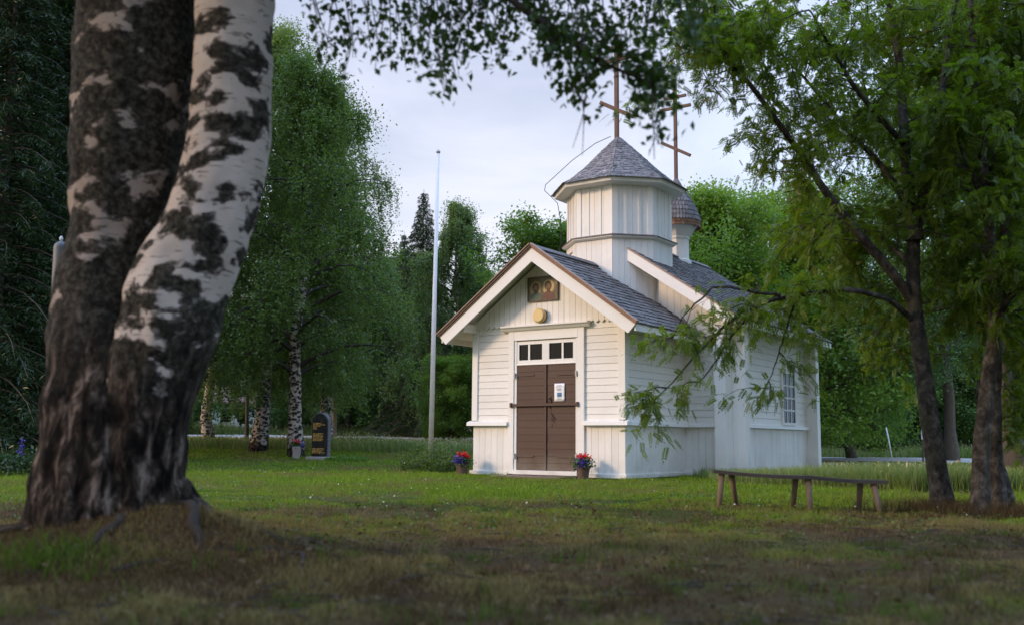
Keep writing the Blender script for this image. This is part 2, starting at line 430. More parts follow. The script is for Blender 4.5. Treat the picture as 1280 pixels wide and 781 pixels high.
def birch_bark(name, dark_amt=0.5, scale=1.0, rough_top=1.2, white=(0.60, 0.56, 0.50)):
    """white papery bark with crisp dark lichen-grown scars and lenticels; cracked black bark at the foot"""
    m, nt, out = new_mat(name)
    c0 = coords(nt, 'Object', (1, 1, 1))
    sc = noise(nt, coords(nt, 'Object', (1.0, 1.0, 1.7)), 3.6*scale, 9, 0.70, 0.25)
    blot = N(nt, 'ShaderNodeTexVoronoi', Scale=5.2*scale); blot.feature = 'SMOOTH_F1'; blot.inputs['Smoothness'].default_value = 0.35
    wob = nt.nodes.new('ShaderNodeVectorMath'); wob.operation = 'MULTIPLY_ADD'
    nz = N(nt, 'ShaderNodeTexNoise', Scale=9.0*scale, Detail=5.0); nt.links.new(c0, nz.inputs['Vector'])
    nt.links.new(nz.outputs['Color'], wob.inputs[0]); wob.inputs[1].default_value = (0.16/scale, 0.16/scale, 0.10/scale); nt.links.new(coords(nt, 'Object', (1, 1, 1.35)), wob.inputs[2])
    nt.links.new(wob.outputs[0], blot.inputs['Vector'])
    sep = nt.nodes.new('ShaderNodeSeparateXYZ'); nt.links.new(c0, sep.inputs[0])
    foot = N(nt, 'ShaderNodeMapRange'); foot.inputs['From Min'].default_value = rough_top
    foot.inputs['From Max'].default_value = rough_top*0.35
    foot.inputs['To Max'].default_value = 0.34
    jag = N(nt, 'ShaderNodeMath', operation='MULTIPLY_ADD'); nt.links.new(noise(nt, coords(nt, 'Object', (1, 1, 0.5)), 2.4*scale, 5, 0.6), jag.inputs[0]); jag.inputs[1].default_value = 1.5*rough_top; nt.links.new(sep.outputs['Z'], jag.inputs[2])
    jag2 = N(nt, 'ShaderNodeMath', operation='SUBTRACT'); nt.links.new(jag.outputs[0], jag2.inputs[0]); jag2.inputs[1].default_value = 0.75*rough_top
    nt.links.new(jag2.outputs[0], foot.inputs['Value'])
    a1 = N(nt, 'ShaderNodeMath', operation='ADD'); nt.links.new(sc, a1.inputs[0]); nt.links.new(foot.outputs[0], a1.inputs[1])
    a2 = N(nt, 'ShaderNodeMath', operation='MULTIPLY_ADD'); nt.links.new(blot.outputs['Distance'], a2.inputs[0]); a2.inputs[1].default_value = -0.42; nt.links.new(a1.outputs[0], a2.inputs[2])
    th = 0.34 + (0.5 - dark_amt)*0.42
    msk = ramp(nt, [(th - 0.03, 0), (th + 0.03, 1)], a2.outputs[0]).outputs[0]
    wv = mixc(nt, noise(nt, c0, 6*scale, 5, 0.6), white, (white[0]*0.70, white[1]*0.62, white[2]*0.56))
    lent = noise(nt, coords(nt, 'Object', (1, 1, 11)), 8*scale, 3, 0.5)
    wv = mixc(nt, ramp(nt, [(0.62, 0), (0.66, 0.8)], lent).outputs[0], wv, (0.06, 0.05, 0.04))
    crk = noise(nt, coords(nt, 'Object', (1, 1, 0.33)), 15*scale, 7, 0.66, 0.5)
    foot_c = ramp(nt, [(0.42, (0.004, 0.003, 0.002)), (0.49, (0.020, 0.015, 0.011)), (0.56, (0.065, 0.048, 0.036)), (0.66, (0.24, 0.185, 0.15))], crk).outputs[0]
    moss = noise(nt, c0, 26*scale, 7, 0.72)
    scar_c = ramp(nt, [(0.34, (0.009, 0.008, 0.006)), (0.48, (0.034, 0.030, 0.022)), (0.62, (0.11, 0.10, 0.075))], moss).outputs[0]
    hi = N(nt, 'ShaderNodeMapRange'); hi.inputs['From Min'].default_value = rough_top*0.45; hi.inputs['From Max'].default_value = rough_top*0.95
    nt.links.new(sep.outputs['Z'], hi.inputs['Value'])
    col = mixc(nt, msk, wv, mixc(nt, hi.outputs[0], foot_c, scar_c))
    hs = N(nt, 'ShaderNodeMath', operation='ADD'); nt.links.new(crk, hs.inputs[0]); nt.links.new(moss, hs.inputs[1])
    hm = N(nt, 'ShaderNodeMath', operation='MULTIPLY'); nt.links.new(hs.outputs[0], hm.inputs[0]); nt.links.new(msk, hm.inputs[1])
    principled(nt, out, col, 0.85, bump(nt, hm.outputs[0], 1.0, 0.03), spec=0.1)
    return m
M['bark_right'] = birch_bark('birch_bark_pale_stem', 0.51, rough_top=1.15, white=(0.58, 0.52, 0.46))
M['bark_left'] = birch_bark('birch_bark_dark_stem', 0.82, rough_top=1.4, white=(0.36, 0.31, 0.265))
M['birchbark'] = birch_bark('birch_bark_small', 0.60, scale=1.7, rough_top=0.35, white=(0.55, 0.48, 0.42))
M['greybark'] = plain('grey_brown_bark', (0.085, 0.068, 0.05), 0.9, 0, 0.6, 14, 1.0, (1, 1, 0.4))
def rowan_bark():
    m, nt, out = new_mat('rowan_bark')
    v = coords(nt, 'Object', (1, 1, 0.8)); a = noise(nt, v, 13, 6, 0.68, 0.4); b = noise(nt, v, 4.5, 4, 0.6)
    col = ramp(nt, [(0.34, (0.010, 0.009, 0.007)), (0.5, (0.042, 0.036, 0.029)), (0.62, (0.092, 0.082, 0.068)), (0.74, (0.19, 0.178, 0.155))], a).outputs[0]
    col = mixc(nt, ramp(nt, [(0.5, 0), (0.66, 0.7)], b).outputs[0], col, (0.055, 0.052, 0.030))
    principled(nt, out, col, 0.85, bump(nt, a, 1.0, 0.03), spec=0.2); return m
M['rowanbark'] = rowan_bark()
M['twig'] = plain('dark_twig', (0.04, 0.03, 0.024), 0.85)

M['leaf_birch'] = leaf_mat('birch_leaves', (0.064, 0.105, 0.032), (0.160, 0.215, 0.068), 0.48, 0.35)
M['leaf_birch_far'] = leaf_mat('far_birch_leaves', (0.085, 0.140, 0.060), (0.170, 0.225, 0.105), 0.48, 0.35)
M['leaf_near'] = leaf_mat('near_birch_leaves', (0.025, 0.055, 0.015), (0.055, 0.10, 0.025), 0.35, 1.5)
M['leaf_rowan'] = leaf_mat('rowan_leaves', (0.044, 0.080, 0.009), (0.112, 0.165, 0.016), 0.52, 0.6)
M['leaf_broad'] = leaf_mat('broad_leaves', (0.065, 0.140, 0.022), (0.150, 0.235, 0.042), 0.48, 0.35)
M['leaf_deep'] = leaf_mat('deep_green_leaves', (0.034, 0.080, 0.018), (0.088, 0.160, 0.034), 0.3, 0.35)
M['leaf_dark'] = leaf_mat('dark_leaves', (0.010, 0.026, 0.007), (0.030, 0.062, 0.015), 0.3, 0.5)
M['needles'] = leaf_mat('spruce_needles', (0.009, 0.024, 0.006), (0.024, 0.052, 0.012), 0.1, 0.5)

def lawn_colour(nt, vec):
    """bare earth, dry thatch and green by patches, the same for soil and blades"""
    a = noise(nt, vec, 0.42, 5, 0.6, 0.5); b = noise(nt, vec, 1.9, 5, 0.65)
    fine = noise(nt, vec, 7.0, 4, 0.6)
    sf = N(nt, 'ShaderNodeMath', operation='MULTIPLY_ADD'); nt.links.new(fine, sf.inputs[0]); sf.inputs[1].default_value = 1.1; sf.inputs[2].default_value = -0.62 - 0.55
    s0 = N(nt, 'ShaderNodeMath', operation='MULTIPLY_ADD'); nt.links.new(a, s0.inputs[0]); s0.inputs[1].default_value = 1.9; nt.links.new(sf.outputs[0], s0.inputs[2])
    s = N(nt, 'ShaderNodeMath', operation='MULTIPLY_ADD'); nt.links.new(b, s.inputs[0]); s.inputs[1].default_value = 0.75
    nt.links.new(s0.outputs[0], s.inputs[2])
    sep = nt.nodes.new('ShaderNodeSeparateXYZ'); nt.links.new(vec, sep.inputs[0])
    mr = N(nt, 'ShaderNodeMapRange'); nt.links.new(sep.outputs['Y'], mr.inputs['Value'])   # trodden ground under the trees
    mr.inputs['From Min'].default_value = 4.5; mr.inputs['From Max'].default_value = 12.0
    mr.inputs['To Min'].default_value = 0.34; mr.inputs['To Max'].default_value = -0.15
    t = N(nt, 'ShaderNodeMath', operation='ADD'); nt.links.new(s.outputs[0], t.inputs[0]); nt.links.new(mr.outputs[0], t.inputs[1])
    vd = nt.nodes.new('ShaderNodeVectorMath'); vd.operation = 'DISTANCE'; nt.links.new(vec, vd.inputs[0]); vd.inputs[1].default_value = (-1.5, 4.9, 0.1)
    md = N(nt, 'ShaderNodeMapRange'); nt.links.new(vd.outputs['Value'], md.inputs['Value'])   # bare litter round the foot of the big birch
    md.inputs['From Min'].default_value = 0.6; md.inputs['From Max'].default_value = 2.0; md.inputs['To Min'].default_value = 0.35; md.inputs['To Max'].default_value = 0.0
    t2 = N(nt, 'ShaderNodeMath', operation='ADD'); nt.links.new(t.outputs[0], t2.inputs[0]); nt.links.new(md.outputs[0], t2.inputs[1])
    return t2.outputs[0]
def ground_material():
    m, nt, out = new_mat('lawn_soil')
    v = coords(nt); t = lawn_colour(nt, v)
    f = noise(nt, v, 30, 6, 0.7)
    col = ramp(nt, [(0.50, (0.055, 0.090, 0.016)), (0.78, (0.105, 0.090, 0.034)), (1.0, (0.105, 0.066, 0.035))], t).outputs[0]
    col = mixc(nt, 0.55, col, mixc(nt, f, (0.25, 0.25, 0.25), (1.2, 1.2, 1.2)), 'MULTIPLY')
    principled(nt, out, col, 0.95, bump(nt, f, 0.8, 0.03), spec=0.02); return m
def blade_material(name, g0, g1, dry, lawn=True, trans=0.35):
    m, nt, out = new_mat(name)
    v = coords(nt); isl = island(nt)
    col = mixc(nt, isl, g0, g1)
    if lawn:
        t = lawn_colour(nt, v)
        col = mixc(nt, ramp(nt, [(0.50, 0.02), (0.92, 0.92)], t).outputs[0], col, mixc(nt, isl, dry, tuple(q*0.55 for q in dry)))
    else:
        col = mixc(nt, ramp(nt, [(0.72, 0), (0.8, 0.8)], isl).outputs[0], col, dry)
        col = mixc(nt, ramp(nt, [(0.4, 0), (0.7, 0.5)], noise(nt, v, 0.35, 4, 0.6)).outputs[0], col, tuple(q*0.6 for q in g0))
    p = N(nt, 'ShaderNodeBsdfPrincipled', Roughness=0.6); p.inputs['Specular IOR Level'].default_value = 0.04
    nt.links.new(col, p.inputs['Base Color'])
    tr = nt.nodes.new('ShaderNodeBsdfTranslucent'); nt.links.new(col, tr.inputs['Color'])
    mx = N(nt, 'ShaderNodeMixShader'); mx.inputs[0].default_value = trans
    nt.links.new(p.outputs[0], mx.inputs[1]); nt.links.new(tr.outputs[0], mx.inputs[2])
    nt.links.new(mx.outputs[0], out.inputs['Surface']); return m
M['ground'] = ground_material()
M['blade'] = blade_material('lawn_blades', (0.140, 0.230, 0.016), (0.250, 0.345, 0.036), (0.30, 0.22, 0.095))
M['meadow'] = blade_material('meadow_blades', (0.16, 0.25, 0.050), (0.29, 0.37, 0.10), (0.45, 0.39, 0.23), False)
M['tuft'] = blade_material('green_tuft', (0.07, 0.12, 0.014), (0.14, 0.20, 0.03), (0.16, 0.12, 0.05), False)
M['straw'] = blade_material('pale_straw', (0.17, 0.12, 0.055), (0.30, 0.215, 0.10), (0.36, 0.27, 0.14), False)
M['duff'] = blade_material('dry_forest_litter', (0.075, 0.050, 0.022), (0.13, 0.085, 0.040), (0.19, 0.13, 0.065), False)
M['road'] = plain('gravel_road', (0.42, 0.385, 0.365), 0.95, 0, 0.2, 3, 0.5)

# ------------------------------------------------------------------ ground, road
def ground():
    xs = np.unique(np.concatenate([np.arange(-6, 6, 0.15), np.arange(-30, 30.1, 1.0), np.linspace(-1500, 1500, 41)]))
    ys = np.unique(np.concatenate([np.arange(1.5, 9, 0.12), np.arange(9, 70, 0.8), np.linspace(-300, 1.5, 20), np.linspace(70, 1800, 30)]))
    X, Y = np.meshgrid(xs, ys); Z = gz(X, Y)
    V = np.stack([X, Y, Z], -1).reshape(-1, 3)
    nx, ny = len(xs), len(ys)
    i, j = np.meshgrid(np.arange(nx-1), np.arange(ny-1)); a = (j*nx + i).ravel()
    o = link('ground', raw_mesh('ground', V, np.stack([a, a+1, a+nx+1, a+nx], 1), M['ground'], True))
    tag(o, kind='structure')
ground()
def road_y(x):                                # near edge and far edge of the road
    c = np.interp(x, [-60, -20, -8, 0, 15, 35, 90], [57, 53, 50.5, 48.5, 43.5, 42, 46])
    w = np.interp(x, [-20, 0, 15, 90], [2.6, 3.0, 6.0, 6.5]); return c, w
def road():
    xs = np.arange(-60, 90, 1.0); rows = np.linspace(-1, 1, 9); V = []
    for x in xs:
        c, w = road_y(x)
        for r in rows: V.append((x, c + r*w, gz1(x, c + r*w) + 0.05 + 0.04*(1 - r*r)))
    n = len(rows); i, j = np.meshgrid(np.arange(n-1), np.arange(len(xs)-1)); a = (j*n + i).ravel()
    tag(link('road', raw_mesh('road', V, np.stack([a, a+1, a+n+1, a+n], 1), M['road'], True)), kind='structure')
road()

# ------------------------------------------------------------------ chapel
X0, Y0, YAW = 2.046, 18.03, 0.613
CU, SU = math.cos(YAW), math.sin(YAW)
def ch2w(u, v): return X0 + u*CU + v*SU, Y0 - u*SU + v*CU
W, D1, NU, ND = 3.40, 2.50, 1.015, 6.95        # porch width, porch depth, nave side wall, nave back wall
UC = -1.70                                     # ridge line
ZS = 1.04                                      # sill height
chapel = empty('chapel', (X0, Y0, 0), -YAW)
tag(chapel, 'white wooden chapel with shingled roofs, an octagonal tower and brown double doors', 'chapel')
rg = random.Random(3)

def hboards(mb, p0, p1, z0, z1, out, n):
    """horizontal siding from p0 to p1 (u,v), lapping boards facing `out`"""
    h = (z1 - z0)/n; d = Vector((p1[0]-p0[0], p1[1]-p0[1], 0)); o = Vector((out[0], out[1], 0))
    a = Vector((p0[0], p0[1], 0))
    for i in range(n):
        b = z0 + i*h; j = rg.uniform(-0.0015, 0.0015)
        prof = [(-0.02, b + 0.002), (0.0175 + j, b + 0.002), (0.019 + j, b + 0.008), (0.0135 + j, b + h - 0.003), (-0.02, b + h - 0.001)]
        mb.prism([a + o*x + Vector((0, 0, z)) for x, z in prof], d)
def vboards(mb, p0, p1, zlo, zhi, out, w, th=0.02, gap=0.005):
    """vertical boards; zhi (and zlo) may be functions of the distance along the wall"""
    d = Vector((p1[0]-p0[0], p1[1]-p0[1], 0)); L = d.length; d.normalize(); o = Vector((out[0], out[1], 0))
    n = max(1, round(L/w)); w = L/n; a = Vector((p0[0], p0[1], 0))
    fl = zlo if callable(zlo) else (lambda s: zlo); fh = zhi if callable(zhi) else (lambda s: zhi)
    for i in range(n):
        s0, s1 = i*w + gap/2, (i+1)*w - gap/2; t = th + rg.uniform(-0.002, 0.003)
        q = [a + d*s0 + Vector((0,0,fl(s0))), a + d*s1 + Vector((0,0,fl(s1))), a + d*s1 + Vector((0,0,fh(s1)))]
        mid = (s0+s1)/2
        if min(fh(s0), fh(s1)) + 1e-6 < fh(mid) - 0.001: q.append(a + d*mid + Vector((0,0,fh(mid))))
        q.append(a + d*s0 + Vector((0,0,fh(s0))))
        mb.prism([p - o*0.012 for p in q], o*(t + 0.012))

PS, PA, PE = 0.718, 4.355, 2.79                # porch roof: slope, apex height, eave height (upper edge)
NS, NA, NE = 0.663, 5.14, 3.045                # nave roof
def porch_z(u): return PA - abs(u - UC)*PS
def nave_z(u): return NA - abs(u - UC)*NS

# dark core walls behind the boards keep light out
core = MB()
core.box(-W + 0.015, -0.015, 0.015, D1 + 0.1, 0.03, 2.85)
core.prism([(-W + 0.015, 0.016, 2.85), (-0.015, 0.016, 2.85), (-0.015, 0.016, porch_z(-0.015) - 0.17), (UC, 0.016, PA - 0.17), (-W + 0.015, 0.016, porch_z(-W + 0.015) - 0.17)], (0, D1, 0))
uL = 2*UC - NU
core.box(uL + 0.015, NU - 0.015, D1 + 0.015, ND, 0.03, 3.0)
core.prism([(uL + 0.015, D1 + 0.016, 3.0), (NU - 0.015, D1 + 0.016, 3.0), (NU - 0.015, D1 + 0.016, nave_z(NU) - 0.17), (UC, D1 + 0.016, NA - 0.17), (uL + 0.015, D1 + 0.016, nave_z(NU) - 0.17)], (0, ND - D1 - 0.02, 0))
core.build('wall', M['boards'], chapel)

# siding, one sheet of boards per wall
for args in (
        ((-W, 0), (-2.53, 0), ZS + 0.01, 2.90, (0, -1), 14),
        ((-0.82, 0), (0, 0), ZS + 0.01, 2.90, (0, -1), 14),
        ((-2.53, 0), (-0.82, 0), 2.62, 2.90, (0, -1), 2),
        ((0, 0), (0, D1), ZS + 0.01, 2.80, (1, 0), 13),
        ((-W, D1), (-W, 0), ZS + 0.01, 2.80, (-1, 0), 13),
        ((0.02, D1), (NU, D1), ZS + 0.01, 3.06, (0, -1), 15),
        ((uL, D1), (-W - 0.02, D1), ZS + 0.01, 3.06, (0, -1), 15),
        ((NU, D1), (NU, ND), ZS + 0.01, 3.10, (1, 0), 15),
        ((uL, ND), (uL, D1), ZS + 0.01, 3.10, (-1, 0), 15),
        ((NU, ND), (uL, ND), ZS + 0.01, 3.10, (0, 1), 15),
        ):
    m = MB(); hboards(m, *args); m.build('siding', M['siding'], chapel)
# vertical wainscot boards under the sill
for a, b, o in (((-W, 0), (-2.53, 0), (0, -1)), ((-0.82, 0), (0.02, 0), (0, -1)), ((0, 0), (0, D1), (1, 0)), ((-W, D1), (-W, 0), (-1, 0)),
                ((0.02, D1), (NU, D1), (0, -1)), ((uL, D1), (-W, D1), (0, -1)), ((NU, D1), (NU, ND), (1, 0)), ((uL, ND), (uL, D1), (-1, 0)), ((NU, ND), (uL, ND), (0, 1))):
    m = MB(); vboards(m, a, b, 0.10, ZS - 0.06, o, 0.135); m.build('wainscot', M['boards'], chapel)
# gable boards with a pointed lower fringe
m = MB()
nb = 27; w = W/nb
for i in range(nb):
    s0, s1 = -W + i*w + 0.003, -W + (i+1)*w - 0.003; t = 0.052 + rg.uniform(-0.002, 0.002); mid = (s0+s1)/2
    top = lambda u: porch_z(u) - 0.15
    q = [(s0, -t, 2.915), (mid, -t, 2.868), (s1, -t, 2.915), (s1, -t, top(s1))]
    if s0 < UC < s1: q.append((UC, -t, top(UC)))
    q.append((s0, -t, top(s0)))
    if top(s0) > 2.93 and top(s1) > 2.93: m.prism(q, (0, 0.05, 0))
m.build('gable_boards', M['boards'], chapel)
m = MB(); vboards(m, (uL, D1 + 0.004), (NU, D1 + 0.004), 3.05, lambda s: max(3.06, nave_z(uL + s) - 0.15), (0, -1), 0.15, 0.03)
m.build('gable_boards', M['boards'], chapel)
m = MB(); vboards(m, (NU, ND), (uL, ND), 3.09, lambda s: max(3.1, nave_z(NU - s) - 0.15), (0, 1), 0.15, 0.03)
m.build('gable_boards', M['boards'], chapel)

# corner boards of the porch and the boxed log corners of the nave
m = MB()
m.box(-W - 0.035, -W + 0.10, -0.045, 0.0, ZS + 0.04, 2.85); m.box(-W - 0.036, -W + 0.0, 0.001, 0.12, ZS + 0.04, 2.80)
m.build('corner_board', M['trim'], chapel, bevel=0.003)
m = MB(); m.box(-0.11, 0.040, -0.046, 0.0, ZS + 0.04, 2.85); m.box(0.0, 0.039, 0.001, 0.10, ZS + 0.04, 2.78)
m.build('corner_board', M['trim'], chapel, bevel=0.003)
for (sx, uu) in ((1, NU), (-1, uL)):
    for (vv, sv) in ((D1, -1), (ND, 1)):
        m = MB()
        a, b = sorted((uu, uu - sx*0.24)); y0, y1 = sorted((vv + sv*0.32, vv - sv*0.03))
        m.box(a, b, y0, y1, 0.02, 3.02)                               # covers the log ends pointing along the church
        a, b = sorted((uu - sx*0.02, uu + sx*0.27)); y0, y1 = sorted((vv + sv*0.004, vv - sv*0.20))
        m.box(a, b, y0, y1, 0.05, 3.0)                                # and those pointing sideways
        m.build('corner_pilaster', M['boards'], chapel, bevel=0.004)

# sills (water table) and skirting
m = MB(); m.prism([(-W - 0.11, -0.115, ZS - 0.06), (-W - 0.11, 0.0, ZS - 0.06), (-W - 0.11, 0.0, ZS + 0.035), (-W - 0.11, -0.105, ZS + 0.005)], (W + 0.11 - 2.535, 0, 0)); m.build('sill_board', M['trim'], chapel)
m = MB(); m.prism([(-0.815, -0.115, ZS - 0.06), (-0.815, 0.0, ZS - 0.06), (-0.815, 0.0, ZS + 0.035), (-0.815, -0.105, ZS + 0.005)], (0.815 + 0.11, 0, 0)); m.build('sill_board', M['trim'], chapel)
m = MB(); m.prism([(0.113, 0.001, ZS - 0.058), (0.0, 0.001, ZS - 0.058), (0.0, 0.001, ZS + 0.033), (0.103, 0.001, ZS + 0.003)], (0, D1 - 0.003, 0)); m.build('sill_board', M['trim'], chapel)
m = MB(); m.prism([(-W - 0.112, 0.001, ZS - 0.058), (-W, 0.001, ZS - 0.058), (-W, 0.001, ZS + 0.033), (-W - 0.103, 0.001, ZS + 0.003)], (0, D1 - 0.003, 0)); m.build('sill_board', M['trim'], chapel)
m = MB(); m.prism([(0.115, D1 - 0.10, ZS - 0.056), (0.115, D1, ZS - 0.056), (0.115, D1, ZS + 0.03), (0.115, D1 - 0.09, ZS + 0.002)], (NU - 0.36, 0, 0)); m.build('sill_board', M['trim'], chapel)
m = MB(); m.prism([(NU + 0.10, D1 + 0.21, ZS - 0.056), (NU, D1 + 0.21, ZS - 0.056), (NU, D1 + 0.21, ZS + 0.03), (NU + 0.09, D1 + 0.21, ZS + 0.002)], (0, ND - D1 - 0.42, 0)); m.build('sill_board', M['trim'], chapel)
m = MB(); m.prism([(uL - 0.10, D1 + 0.21, ZS - 0.056), (uL, D1 + 0.21, ZS - 0.056), (uL, D1 + 0.21, ZS + 0.03), (uL - 0.09, D1 + 0.21, ZS + 0.002)], (0, ND - D1 - 0.42, 0)); m.build('sill_board', M['trim'], chapel)
for bx in ((-0.80, 0.062, -0.06, 0, 0.03, 0.105), (-W - 0.06, -2.55, -0.06, 0, 0.03, 0.105), (0.0, 0.060, 0.002, D1 - 0.03, 0.028, 0.103),
           (0.061, NU - 0.26, D1 - 0.06, D1, 0.03, 0.104), (NU, NU + 0.06, D1 + 0.21, ND - 0.21, 0.03, 0.103)):
    MB().box(*bx).build('skirting_board', M['trim'], chapel, bevel=0.004)
# field-stone footing
m = MB()
def footing(u0, v0, u1, v1):
    L = math.hypot(u1-u0, v1-v0); n = int(L/0.28)
    for i in range(n):
        t = (i + 0.5)/n; u = u0 + (u1-u0)*t + rg.uniform(-.03, .03); v = v0 + (v1-v0)*t + rg.uniform(-.03, .03); r = rg.uniform(0.13, 0.19)
        bm = bmesh.new(); bmesh.ops.create_icosphere(bm, subdivisions=2, radius=1)
        P = [(u + r*p.co.x*(1 + 0.2*mnoise.noise(p.co*1.5 + Vector((i, 3*u0, 0)))), v + r*p.co.y, -0.05 + 0.10*p.co.z) for p in bm.verts]
        m.add(P, [[q.index for q in f.verts] for f in bm.faces]); bm.free()
footing(-W + .1, .1, -.1, .1); footing(-.1, .15, -.1, D1); footing(0, D1 + .1, NU - .1, D1 + .1); footing(NU - .1, D1 + .1, NU - .1, ND - .1); footing(-W + .1, .1, -W + .1, D1)
m.build('stone_footing', M['stonebase'], chapel, smooth=True)

# door case, cornice, threshold
m = MB()
m.box(-2.535, -2.405, -0.065, 0, 0.06, 2.80); m.box(-0.95, -0.815, -0.065, 0, 0.06, 2.80)
m.box(-2.404, -0.951, -0.064, 0, 2.62, 2.80)
m.box(-2.405, -2.345, -0.045, 0.001, 0.10, 2.619); m.box(-1.01, -0.951, -0.045, 0.001, 0.10, 2.619)
m.build('door_case', M['trim'], chapel, bevel=0.004)
m = MB()
m.prism([(-2.68, -0.075, 2.802), (-2.68, 0, 2.802), (-2.68, 0, 2.925), (-2.68, -0.16, 2.905), (-2.68, -0.16, 2.875), (-2.68, -0.12, 2.855), (-2.68, -0.10, 2.825)], (1.99, 0, 0))
m.build('door_cornice', M['trim'], chapel)
MB().box(-2.40, -0.955, -0.095, 0.001, 0.055, 0.135).build('threshold', M['trim'], chapel, bevel=0.004)
m = MB().box(-2.62, -1.02, -0.55, -0.10, -0.03, 0.045); m.build('door_step', M['oldwood'], chapel, bevel=0.01)

# transom light: two sashes of two panes
tr = MB()
z0, z1 = 2.155, 2.60
xs = [(-2.30, -2.09), (-2.05, -1.765), (-1.605, -1.325), (-1.285, -1.07)]
tr.box(-2.345, -2.30, -0.035, 0.002, z0, z1); tr.box(-1.07, -1.01, -0.035, 0.002, z0, z1)
tr.box(-2.09, -2.05, -0.03, 0.002, 2.235, 2.54); tr.box(-1.325, -1.285, -0.03, 0.002, 2.235, 2.54)
tr.box(-1.765, -1.605, -0.036, 0.002, 2.235, 2.54); tr.box(-2.30, -1.07, -0.034, 0.002, 2.54, z1); tr.box(-2.30, -1.07, -0.034, 0.002, z0, 2.235)
tr.box(-2.345, -1.01, -0.05, -0.001, 2.14, 2.154)
transom = tr.build('transom_window', M['trim'], chapel)
for a, b in xs:
    MB().box(a - 0.002, b + 0.002, -0.010, -0.003, 2.233, 2.542).build('pane', M['glass'], transom)

# brown plank doors
def leaf(u0, u1, meet):
    m = MB(); n = 15; z0, z1 = 0.138, 2.138; h = (z1 - z0)/n
    for i in range(n):
        t = rg.uniform(-0.004, 0.004); hh = 0.0035
        m.box(u0, u1, -0.030 + t, 0.001, z0 + i*h + hh, z0 + (i+1)*h - hh*0.3)
    m.box(u0, u1, -0.014, 0.0, z0, z1)
    d = m.build('door', M['brown'], chapel)
    return d
dl = leaf(-2.343, -1.70, 1); dr = leaf(-1.655, -1.012, -1)
MB().box(-1.70, -1.654, -0.055, 0.0, 0.138, 2.138).build('meeting_strip', M['brown'], dl, bevel=0.003)
for d, ue, s in ((dl, -2.343, 1), (dr, -1.012, -1)):
    for zz in (1.94, 0.40):
        m = MB(); a, b = sorted((ue - s*0.01, ue + s*0.40))
        m.box(a, b, -0.043, -0.026, zz - 0.02, zz + 0.02)
        m.build('strap_hinge', M['brown'], d, bevel=0.003)
        MB().tube([(ue - s*0.035, -0.075, zz - 0.05), (ue - s*0.035, -0.075, zz + 0.05)], [0.022, 0.022], 8).build('pintle', M['pale_iron'], d)
m = MB(); m.box(-2.44, -0.955, -0.088, -0.068, 1.345, 1.395)
bar = m.build('door_bar', M['brown'], chapel, bevel=0.004)
for uu in (-2.45, -0.945):
    MB().box(uu - 0.022, uu + 0.022, -0.105, -0.066, 1.325, 1.415).build('bar_hook', M['iron'], bar, bevel=0.004)
m = MB(); m.tube([(-1.58, -0.035, 1.50), (-1.58, -0.075, 1.47), (-1.58, -0.075, 1.42), (-1.58, -0.035, 1.30)], [0.012]*4, 6); m.box(-1.605, -1.555, -0.036, -0.026, 1.25, 1.53)
m.build('handle', M['iron'], dr)
m = MB()
m.tube([(-1.57, -0.04, 1.22), (-1.52, -0.05, 1.16), (-1.47, -0.045, 1.10)], [0.011]*3, 6); m.tube([(-1.56, -0.04, 1.12), (-1.49, -0.05, 1.05)], [0.010]*2, 6); m.box(-1.58, -1.53, -0.04, -0.028, 0.95, 1.02)
m.build('latch', M['iron'], dr)

# side window of the nave
wf = MB(); v0, v1, z0, z1 = 5.15, 5.99, 1.075, 2.26; x0 = NU
wf.box(x0, x0+0.055, v0-0.02, v0+0.055, z0, z1); wf.box(x0, x0+0.055, v1-0.055, v1+0.02, z0, z1)
wf.box(x0, x0+0.054, v0+0.055, v1-0.055, z1-0.06, z1); wf.box(x0, x0+0.060, v0+0.055, v1-0.055, z0, z0+0.055)
win = wf.build('window', M['trim'], chapel)
mu = MB()
for k in (1, 2):
    c = v0 + 0.055 + (v1 - v0 - 0.11)*k/3; mu.box(x0+0.02, x0+0.046, c-0.016, c+0.016, z0+0.056, z1-0.061)
for k in (1, 2, 3):
    c = z0 + 0.055 + (z1 - z0 - 0.115)*k/4; mu.box(x0+0.021, x0+0.044, v0+0.056, v1-0.056, c-0.014, c+0.014)
mu.build('muntin', M['trim'], win)
MB().box(x0+0.028, x0+0.034, v0+0.053, v1-0.053, z0+0.053, z1-0.058).build('pane', M['glass'], win)

# roofs: boards below, rows of hand-split shingles above
def shingles(mb, o, e, up, length, height, row=0.155, wid=0.115, lift=0.024):
    """o = lower start corner, e = unit along the eave, up = unit up the slope; a real overlapping shingle each"""
    o, e, up = Vector(o), Vector(e), Vector(up); nn = e.cross(up); nn.normalize()
    if nn.z < 0: nn = -nn
    k = int(height/row) + 1
    for r in range(k):
        s = -rg.uniform(0, wid); b = r*row
        while s < length:
            w_ = wid*rg.uniform(0.6, 1.35); a0, a1 = max(0, s), min(length, s + w_ - 0.008); s += w_
            if a1 - a0 < 0.012: continue
            j = rg.uniform(-0.012, 0.012); t = lift*rg.uniform(0.7, 1.25); lo = max(b + j, -0.04); hi = min(b + row*1.55, height + 0.02)
            if hi - lo < 0.03: continue
            p = lambda a, y, z: o + e*a + up*y + nn*z
            mb.add([p(a0, lo, 0.004), p(a1, lo, 0.004), p(a1, hi, 0), p(a0, hi, 0), p(a0, lo, t + 0.004), p(a1, lo, t + 0.004), p(a1, hi, 0.004), p(a0, hi, 0.004)],
                   [(0,3,2,1),(4,5,6,7),(0,1,5,4),(1,2,6,5),(2,3,7,6),(3,0,4,7)])
